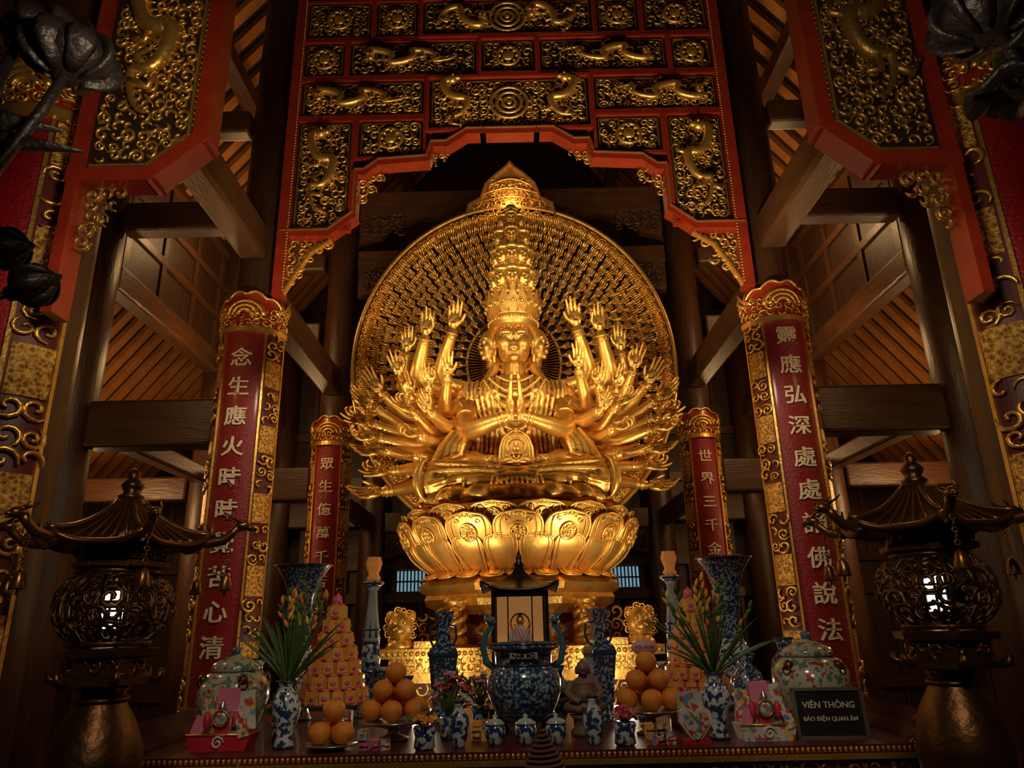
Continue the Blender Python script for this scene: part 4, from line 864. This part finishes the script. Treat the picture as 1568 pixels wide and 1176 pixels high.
def shrine():
    x,y=-.01,4.85; b=MB(); w=.165; m='black_frame'
    b.bb(x-w-.03,x+w+.03,y-w-.03,y+w+.03,TZ,TZ+.06,m); b.bb(x-.13,x+.13,y-.13,y+.13,TZ+.06,TZ+.26,'red_lacquer'); b.bb(x-w-.02,x+w+.02,y-w-.02,y+w+.02,TZ+.26,TZ+.30,m)
    for sx in (-1,1):
        for sy in (-1,1): b.bb(x+sx*w-.013,x+sx*w+.013,y+sy*w-.013,y+sy*w+.013,TZ+.30,TZ+.74,m)
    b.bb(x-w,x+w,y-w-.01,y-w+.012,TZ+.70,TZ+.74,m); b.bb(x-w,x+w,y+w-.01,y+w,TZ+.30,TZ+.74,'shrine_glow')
    for sx in (-1,1): b.bb(x+sx*.075-.004,x+sx*.075+.004,y-w-.008,y-w+.004,TZ+.3,TZ+.72,m)
    def rf(u,v):
        q=u*4; k=int(q)%4; t=q-int(q); c=[(-1,-1),(1,-1),(1,1),(-1,1)]; A=c[k];B_=c[(k+1)%4]; px=A[0]+(B_[0]-A[0])*t; py=A[1]+(B_[1]-A[1])*t; r=.02+.22*v; cc=abs(2*t-1)**3
        return (x+px*r,y+py*r,TZ+.90-.16*v**.55+.05*cc*v**3)
    b.surf(rf,32,10,m); b.surf(lambda u,v:tuple(np.array(rf(u,v))-np.array((0,0,.015))),32,10,m)
    b.lathe([(.03,.89),(.035,.905),(.018,.93),(.022,.95),(.003,1.0)],(x,y,TZ),m,12)
    b.tube([rf(u,1) for u in np.linspace(0,.9999,33)],.009,m,5)
    z=TZ+.34; b.lathe([(.10,-.04),(.11,0),(.075,0),(.085,.02),(.06,.05)],(x,y-.02,z),'gold_bright',16); b.ell((x,y-.03,z+.075),(.085,.06,.03),'petal_white'); b.tube([(x,y-.02,z+.06),(x,y-.02,z+.15),(x,y-.02,z+.19)],[.05,.048,.02],'petal_white',12); b.ell((x,y-.025,z+.215),(.025,.025,.032),'gold_bright'); b.tube([(x,y,z+.22),(x,y,z+.26)],[.03,.008],'petal_white',10)
    b.torus((x,y+.03,z+.2),.06,.006,'gold_bright',20,5,Matrix.Rotation(pi/2,3,'X'))
    for s in (-1,1): b.tube([(x+s*.045,y-.02,z+.16),(x+s*.065,y-.04,z+.11),(x+s*.01,y-.07,z+.10)],[.018,.018,.012],'petal_white',8)
    b.obj('glass_shrine_cabinet')
shrine()
def stone_buddha(x,y):
    b=MB(); m='stone'
    b.lathe([(.07,0),(.075,.02),(.055,.04),(.06,.08),(.08,.10)],(x,y,TZ),m,24); z=TZ+.10
    q=MB(); q.ell((0,0,.035),(.09,.06,.035),m,18,10); q.lathe([(.05,.02),(.065,.06),(.06,.12),(.065,.15),(.025,.175),(.02,.19)],(0,.01,0),m,20,1,.75)
    q.ell((0,-.025,.09),(.052,.045,.045),m); q.ell((0,0,.215),(.034,.036,.04),m,16,12); q.ell((0,.005,.25),(.014,.014,.014),m)
    for s in (-1,1):
        q.tube([(s*.06,.01,.145),(s*.085,-.01,.10),(s*.06,-.06,.075),(s*.03,-.075,.06)],[.022,.02,.016,.012],m,10); q.tube([(s*.03,.0,.03),(s*.085,-.02,.035),(s*.02,-.075,.025)],[.03,.028,.018],m,10); q.ell((s*.036,.0,.205),(.006,.01,.02),m)
        q.ell((s*.012,-.033,.222),(.006,.005,.003),m,6,4)
    q.tube([(0,-.034,.225),(0,-.044,.208)],[.005,.007],m,6); q.tube([(-.01,-.035,.195),(0,-.039,.193),(.01,-.035,.195)],.004,m,5)
    v,f=remesh(q,.0045,1); b.add(v+np.array((x,y,z)),f,m); b.obj('stone_buddha_figurine')
stone_buddha(.305,4.0)
def bouquet(x,y,seed,name='flower_bouquet',n=34,r=.10,h=.20,mats=('petal_white','petal_red','petal_white','petal_pink','leaf')):
    random.seed(seed); b=MB(); b.lathe([(.04,0),(.05,.01),(.045,.05),(.055,.09),(.05,.10)],(x,y,TZ),'porcelain_blue',24)
    for i in range(n):
        a=random.uniform(0,2*pi); t=random.uniform(0,1.1); L=h*random.uniform(.6,1); d=Vector((math.cos(a)*math.sin(t),math.sin(a)*math.sin(t),math.cos(t))); c=Vector((x,y,TZ+.10))+Vector((d.x*r,d.y*r,d.z*L*.8))
        b.tube([(x,y,TZ+.09),c],[.003,.003],'leaf',4); m=random.choice(mats); o=b.T; b.T=frame(c,d,(0,-1,.1))
        if m=='leaf': b.tube([(0,0,-.02),(0,0,.02),(0,0,.05)],[.006,.014,.002],m,6,.25)
        else:
            for k in range(6): q=k*pi/3; b.tube([(0,0,0),(.013*math.cos(q),.013*math.sin(q),.008),(.020*math.cos(q),.020*math.sin(q),.016)],[.004,.009,.003],m,6,.4)
            b.ell((0,0,.008),.006,'petal_yellow',6,4)
        b.T=o
    b.obj(name)
bouquet(-.38,3.98,2,n=44,r=.12,h=.26); bouquet(-.47,3.68,5,n=26,r=.06,h=.06,mats=('petal_orange','petal_red','petal_yellow','leaf')); bouquet(.46,3.68,9,n=40,r=.05,h=.07,mats=('petal_red','petal_white','petal_red','petal_pink'))
bouquet(-.25,4.50,12,r=.12,h=.22); bouquet(1.27,4.12,14,n=30,r=.08,h=.16,mats=('petal_red','petal_pink','leaf','petal_yellow')); bouquet(-1.27,4.10,15,n=30,r=.08,h=.12,mats=('petal_pink','petal_white','leaf','leaf'))
def smallvase(x,y,h,r,m='porcelain_blue'):
    revolve('small_porcelain_vase',x,y,[([(r*.55,0),(r*.6,h*.04),(r*.8,h*.2),(r,h*.5),(r*.85,h*.7),(r*.4,h*.82),(r*.42,h*.9),(r*.62,h),(r*.45,h*.97)],m)],seg=28,extra=lambda b:b.torus((x,y,TZ+h),r*.6,.004,'blue_glaze',24,5))
smallvase(-.315,3.72,.20,.05); smallvase(.32,3.72,.21,.05); smallvase(-1.66,4.80,.36,.09); smallvase(1.33,4.62,.34,.10,'porcelain_dense'); smallvase(1.64,4.80,.42,.10,'porcelain_dense'); smallvase(-.68,4.5,.26,.07,'porcelain_dense')
smallvase(.20,4.50,.3,.07); smallvase(-1.36,4.52,.30,.08,'porcelain_dense'); smallvase(.70,4.55,.28,.07,'porcelain_dense')
def packs(x,y,seed,n,w):
    random.seed(seed); b=MB()
    for i in range(n):
        dx=(i%3-1)*w; lay=i//3; m=random.choice(['print_a','print_b','petal_red','pack_yellow','petal_pink']); R=Matrix.Rotation(random.uniform(-.3,.3),3,'Z')
        b.box((x+dx+random.uniform(-.008,.008),y+random.uniform(-.008,.008),TZ+.022+.045*lay),(w*.9,.06,.043),m,R)
        b.tube([(x+dx-w*.4,y-.032,TZ+.022+.045*lay),(x+dx+w*.4,y-.032,TZ+.022+.045*lay)],.003,'gold_bright',4)
    b.obj('wrapped_offering_stack')
packs(-.19,3.92,3,6,.05); packs(-.70,3.70,5,4,.05); packs(.63,3.70,8,5,.05); packs(.85,4.22,4,9,.05); packs(-.96,4.06,11,9,.045)
def gift(x,y,seed,w,h,base):
    random.seed(seed); b=MB(); 
    b.prism([(x-w*.42,TZ),(x+w*.42,TZ),(x+w*.5,TZ+.07),(x-w*.5,TZ+.07)],y-.07,y+.07,base)
    b.tube([(x-w*.5,y-.07,TZ+.07),(x+w*.5,y-.07,TZ+.07)],.006,'gold_bright',6)
    v,f=CURL[0]; b.add(v*.06+np.array((x,y-.075,TZ+.035)),f,'petal_white')
    for i,(dx,z,ww,hh,an,m) in enumerate(((-.28,.22,.30,.46,.12,'print_a'),(.28,.24,.30,.52,-.15,'print_b'),(0,.27,.34,.50,.0,'petal_pink'),(-.15,.17,.28,.30,.2,'print_b'),(.17,.17,.28,.30,-.2,'print_a'),(0,.14,.22,.24,0,'petal_red'),(-.33,.15,.18,.26,.3,'petal_pink'),(.36,.14,.16,.26,-.3,'print_a'))):
        R=Matrix.Rotation(an,3,'Y')@Matrix.Rotation(-.12,3,'X'); b.box((x+dx*w,y+.05-i*.017,TZ+z*h*1.9+.01),(ww*w,.010,hh*h),m,R)
    for k in range(3): c=(x+(k-1)*w*.22,y-.045,TZ+.10+.05*(k%2)); b.lathe([(.016,0),(.018,.005),(.018,.05),(.010,.06),(.010,.07)],c,('petal_red','silver','petal_red')[k],12)
    b.torus((x,y-.06,TZ+.14),.035,.006,'gold_dim',20,6,Matrix.Rotation(pi/2,3,'X')); b.ell((x,y-.058,TZ+.14),(.03,.008,.03),'print_b')
    b.obj('wrapped_gift_basket')
gift(-1.46,3.82,1,.31,.34,'red_plastic'); gift(1.14,3.78,4,.27,.32,'print_b')
b=MB(); x,y=.79,3.68
hp=[(0,-.07),(.05,-.03),(.09,.02),(.085,.065),(.05,.085),(.015,.07),(0,.05),(-.015,.07),(-.05,.085),(-.085,.065),(-.09,.02),(-.05,-.03)]
b.prism([(x+a*.85,TZ+.075+c*1.0) for a,c in hp],y-.02,y+.01,'petal_white'); b.prism([(x+a*.66,TZ+.075+c*.8) for a,c in hp],y-.026,y-.02,'print_a')
b.box((x-.01,y+.03,TZ+.15),(.12,.02,.14),'print_b'); b.box((x,y+.045,TZ+.20),(.09,.012,.08),'petal_red'); v,f=text_mesh('Xuân',.035,.002); b.add(v+np.array((x,y+.037,TZ+.225)),f,'petal_white',False); b.bb(x-.065,x+.065,y-.02,y+.05,TZ,TZ+.02,'red_plastic')
b.obj('heart_gift_card')
b=MB(); x,y=1.45,3.74
b.T=TR(x,y,TZ)@Matrix.Rotation(-.08,4,'Z')@Matrix.Rotation(-.12,4,'X')
b.bb(-.16,.16,0,.02,.0,.22,'black_frame')
for a,c,d,g in ((-.165,.165,-.003,.012),(-.165,.165,.208,.223),(-.165,-.15,0,.22),(.15,.165,0,.22)): b.bb(a,c,-.012,.022,d,g,'silver')
for t,s,z in (('VIÊN THÔNG',.040,.145),('BẢO ĐIỆN QUAN ÂM',.026,.085)):
    v,f=text_mesh(t,s,.002); b.add(v+np.array((0,-.004,z)),f,'petal_white',False)
b.T=None; b.box((x,y+.06,TZ+.06),(.05,.10,.12),'black_frame'); b.obj('black_name_plaque')
b=MB(); x,y=.68,4.28; b.lathe([(.05,0),(.05,.012),(.012,.02)],(x,y,TZ),'silver',20); b.tube([(x,y,TZ+.01),(x,y,TZ+.36)],.005,'silver',6)
b.T=TR(x,y,TZ+.40)@Matrix.Rotation(pi/2,4,'X'); b.lathe([(.068,-.008),(.072,0),(.068,.008)],(0,0,0),'sign_pink',30,1,.62); b.T=None
v,f=text_mesh('Hữu duyên',.024,.001); b.add(v+np.array((x,y-.011,TZ+.405)),f,'petal_red',False); b.obj('oval_table_sign')
# incense coil on a pedestal in front of the table
b=MB(); x,y=.07,3.32
b.lathe([(.16,0),(.16,.04),(.06,.10),(.045,.5),(.06,.88),(.11,.93),(.13,.94),(.13,.955)],(x,y,0),'bronze',28)
P=[];n=260
for i in range(n): t=i/(n-1); P.append((x+(.105*(1-t)+.006)*math.cos(t*2*pi*11),y+(.105*(1-t)+.006)*math.sin(t*2*pi*11),.962+.20*t))
b.tube(P,.008,'incense',6); b.lathe([(.09,.955),(.004,1.15)],(x,y,0),'incense',20); b.obj('incense_coil')
b=MB(); random.seed(4); x,y=-1.05,3.28
b.lathe([(.10,0),(.13,.04),(.16,.2),(.12,.42),(.09,.5),(.11,.54),(.08,.52)],(x,y,0),'porcelain_blue',30)
for i in range(26):
    a=random.uniform(0,2*pi); t=random.uniform(.05,.5); d=Vector((math.cos(a)*math.sin(t),math.sin(a)*math.sin(t)*.4,math.cos(t))); L=random.uniform(.44,.64); p=Vector((x,y,.5)); b.tube([p+d*L*q+Vector((.10*q*q*math.cos(a),0,-.03*q*q)) for q in np.linspace(0,1,8)],[.016*math.sin(pi*(.1+.88*q)) for q in np.linspace(0,1,8)],'leaf',6,.25)
b.obj('potted_lily')
# ------------------------------------------------------------------ lights
WC=(1,.82,.56)
def spot(loc,tgt,e,ang,col=WC,r=.12,blend=.7):
    l=bpy.data.lights.new('spot_light','SPOT'); l.energy=e; l.color=col; l.spot_size=math.radians(ang); l.spot_blend=blend; l.shadow_soft_size=r
    o=bpy.data.objects.new('spot_light',l); sc.collection.objects.link(o); o.location=loc; o.rotation_euler=(Vector(tgt)-Vector(loc)).to_track_quat('-Z','Y').to_euler(); return o
def point(loc,e,col=WC,r=.1):
    l=bpy.data.lights.new('point_light','POINT'); l.energy=e; l.color=col; l.shadow_soft_size=r; o=bpy.data.objects.new('point_light',l); sc.collection.objects.link(o); o.location=loc
OR=(1,.58,.24)
for s in (-1,1):
    spot((s*1.5,5.35,1.5),(s*.35,7.8,3.9),245,70)
    spot((s*1.8,5.3,4.4),(0,7.8,4.3),150,70)  # unseen front fill added to brighten the statue
    spot((s*1.3,4.6,3.2),(s*1.4,6.0,5.9),210 if s>0 else 130,85)
    spot((s*.8,4.4,4.0),(s*2.35,6.0,2.6),95,48)
    point((s*5.0,8.0,3.0),75,OR); point((s*3.1,7.6,4.4),36,OR); point((s*3.1,10.5,3.9),18,OR)  # unseen warm fill added to light the aisle rafters
    point((s*3.1,4.6,3.9),13,OR); point((s*5.2,4.6,2.6),16,OR); point((s*3.2,7.6,6.0),30,OR)  # further aisle fill added, no fixtures there
    point((s*1.62,2.95,1.67),2.0,(1,.9,.75),.04)
    point((s*.75,5.9,1.2),13,WC,.08)  # fill added behind the table to brighten the gilded platform
    spot((s*.5,1.2,2.9),(s*2.1,3.1,3.9),85 if s<0 else 50,60)  # camera-side fill added for the near carved screens
    spot((s*1.0,2.0,3.0),(s*2.4,2.9,2.6),24,60)  # fill added to lift the dark near couplet boards
    spot((s*.7,.8,2.9),(s*1.65,2.95,1.6),46,40,(1,.75,.5),.15)  # fill added from the camera side to brighten the lanterns
spot((0,4.6,4.6),(0,7.8,4.6),135,60)  # central front fill added on the statue
spot((0,4.4,3.2),(0,6.0,6.2),120,75)
point((0,8.3,7.0),12,OR)
spot((.0,1.5,3.9),(0,4.2,1.1),95,65,(1,.86,.68),.2)
w=bpy.data.worlds.new('world'); sc.world=w; w.use_nodes=True; w.node_tree.nodes['Background'].inputs[0].default_value=(.02,.014,.01,1); w.node_tree.nodes['Background'].inputs[1].default_value=.5
try:
    sc.view_settings.view_transform='Standard'; sc.view_settings.look='None'
except Exception as e: print(e)
# ------------------------------------------------------------------ camera
cam=bpy.data.cameras.new('camera'); co=bpy.data.objects.new('camera',cam); sc.collection.objects.link(co); cam.sensor_width=36; cam.lens=25.25
co.matrix_world=TR(-.03,0,EYE)@Matrix.Rotation(math.radians(108.2),4,'X')@Matrix.Rotation(math.radians(-1.2),4,'Z')
sc.camera=co
